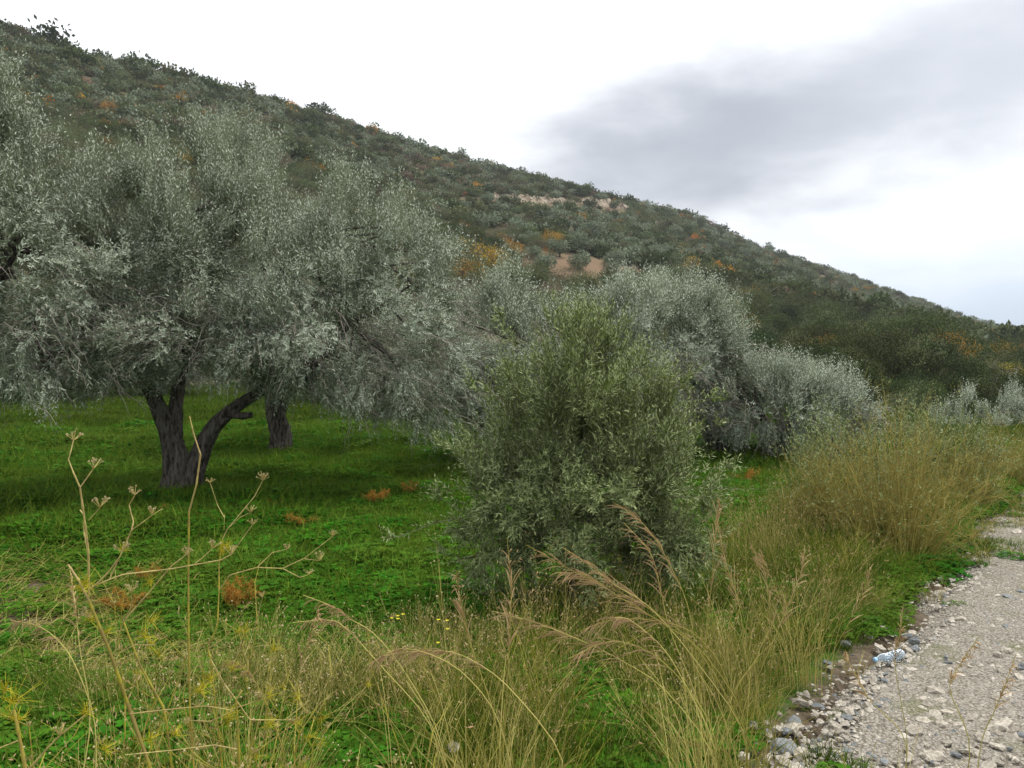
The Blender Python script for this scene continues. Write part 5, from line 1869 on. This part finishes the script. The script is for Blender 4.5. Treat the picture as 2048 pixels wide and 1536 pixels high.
def bottle():
    g = G(1778, 1330)
    prof = [(0.000, 0.000), (0.000, 0.026), (0.006, 0.031), (0.05, 0.032), (0.056, 0.030), (0.062, 0.032), (0.078, 0.032), (0.082, 0.0295), (0.086, 0.032), (0.10, 0.032), (0.104, 0.0295), (0.108, 0.0315), (0.135, 0.030),
            (0.155, 0.021), (0.168, 0.0135), (0.180, 0.0125)]
    k = 20
    a = np.arange(k) * 2 * np.pi / k
    acc = Acc()
    V = []
    for zz, r in prof:
        dent = 1 - 0.22 * np.exp(-((zz - 0.10) / 0.035) ** 2) * (np.cos(a - 1.2) > 0.3)
        V.append(np.stack([np.full(k, -zz), np.cos(a) * r * dent, np.sin(a) * r * dent], 1))
    V = np.array(V)
    idx = np.arange(len(prof) * k).reshape(-1, k)
    q = np.stack([idx[:-1], np.roll(idx[:-1], -1, 1), np.roll(idx[1:], -1, 1), idx[1:]], -1).reshape(-1, 4)
    acc.add(V.reshape(-1, 3), q)
    e = empty('plastic_bottle', (g[0], g[1], g[2] + 0.045))
    e.rotation_euler = (0, -0.10, 0.25)
    put(e, 'dented clear plastic bottle lying on its side at the gravel edge', 'bottle')
    obj('body', acc.mesh('bottle_body', [M['bottle']], True), e, (0.09, 0, 0))
    c = Acc()
    V = np.array([np.stack([np.full(k, -zz), np.cos(a) * r, np.sin(a) * r], 1) for zz, r in ((0.176, 0.001), (0.176, 0.0150), (0.193, 0.0150), (0.194, 0.001))])
    idx = np.arange(4 * k).reshape(-1, k)
    c.add(V.reshape(-1, 3), np.stack([idx[:-1], np.roll(idx[:-1], -1, 1), np.roll(idx[1:], -1, 1), idx[1:]], -1).reshape(-1, 4))
    obj('cap', c.mesh('bottle_cap', [M['cap']], True), e, (0.09, 0, 0))


bottle()


def fluffy():
    Y = 2.9
    c = P(907, 1494, Y)
    g = np.array([c[0] + .02, Y, float(land(c[0], Y))])
    e = empty('fluffy_seed_stalk', g)
    put(e, 'thin stalk with a round fluffy white seed head at the bottom', 'plant')
    s = Acc()
    strands(s, (spline([g, (g + c) / 2 + [.01, 0, 0], c], 8) - g)[None], np.full(8, 0.0012), 4)
    obj('stalk', s.mesh('stalk', [M['straw']]), e)
    f = Acc()
    d = rdir(240)
    p = np.stack([np.zeros((240, 3)), d * 0.012, d * 0.022], 1) + (c - g)
    strands(f, p, np.array([0.0004, 0.0006, 0.0009]), 3)
    put(obj('seed_head', f.mesh('seed_head', [M['fluff']]), e), kind='stuff')


fluffy()


def yellow_flowers(px, py, label):
    Y = 2.8
    c = P(px, py, Y)
    g = np.array([c[0] + .05, Y, float(land(c[0], Y))])
    e = empty('yellow_wildflower', g)
    put(e, label, 'flower', 'small yellow wildflowers in the dry grass')
    s = Acc()
    top = spline([g, (g + c) / 2 + [.02, 0, 0], c], 10)
    strands(s, (top - g)[None], np.linspace(0.0016, 0.0008, 10), 4)
    obj('stem', s.mesh('stem', [M['grass']]), e)
    f = Acc()
    for j in range(4):
        o = c - g + rng.normal(size=3) * np.array([.012, .012, .018])
        n = 6
        a = np.arange(n) * 1.047
        d = np.stack([np.cos(a), np.sin(a), np.full(n, 0.4)], 1)
        leaves(f, np.repeat(o[None], n, 0), d, np.repeat([[0, 0, 1.]], n, 0), np.full(n, 0.009), np.full(n, 0.006))
    obj('petals', f.mesh('petals', [M['petal']]), e)


yellow_flowers(885, 1262, 'yellow wildflower sprig nearest the young olive stem')
yellow_flowers(795, 1228, 'yellow wildflower sprig left of its twin among seed heads')


def haze():
    """thin damp air over the valley"""
    lo, hi = (-450.0, -60.0, -60.0), (760.0, 900.0, 160.0)
    v = np.array([[x, y, z] for x in (lo[0], hi[0]) for y in (lo[1], hi[1]) for z in (lo[2], hi[2])])
    q = np.array([[0, 1, 3, 2], [4, 6, 7, 5], [0, 4, 5, 1], [2, 3, 7, 6], [0, 2, 6, 4], [1, 5, 7, 3]])

    def build(N, out):
        p = N.n('ShaderNodeVolumePrincipled')
        p.inputs['Color'].default_value = (0.86, 0.90, 0.95, 1)
        p.inputs['Density'].default_value = 0.00030
        p.inputs['Anisotropy'].default_value = 0.2
        N.put(out.inputs['Volume'], p.outputs[0])
    a = Acc()
    a.add(v, q)
    put(obj('haze', a.mesh('haze', mat('valley_haze', build))), kind='stuff')


haze()
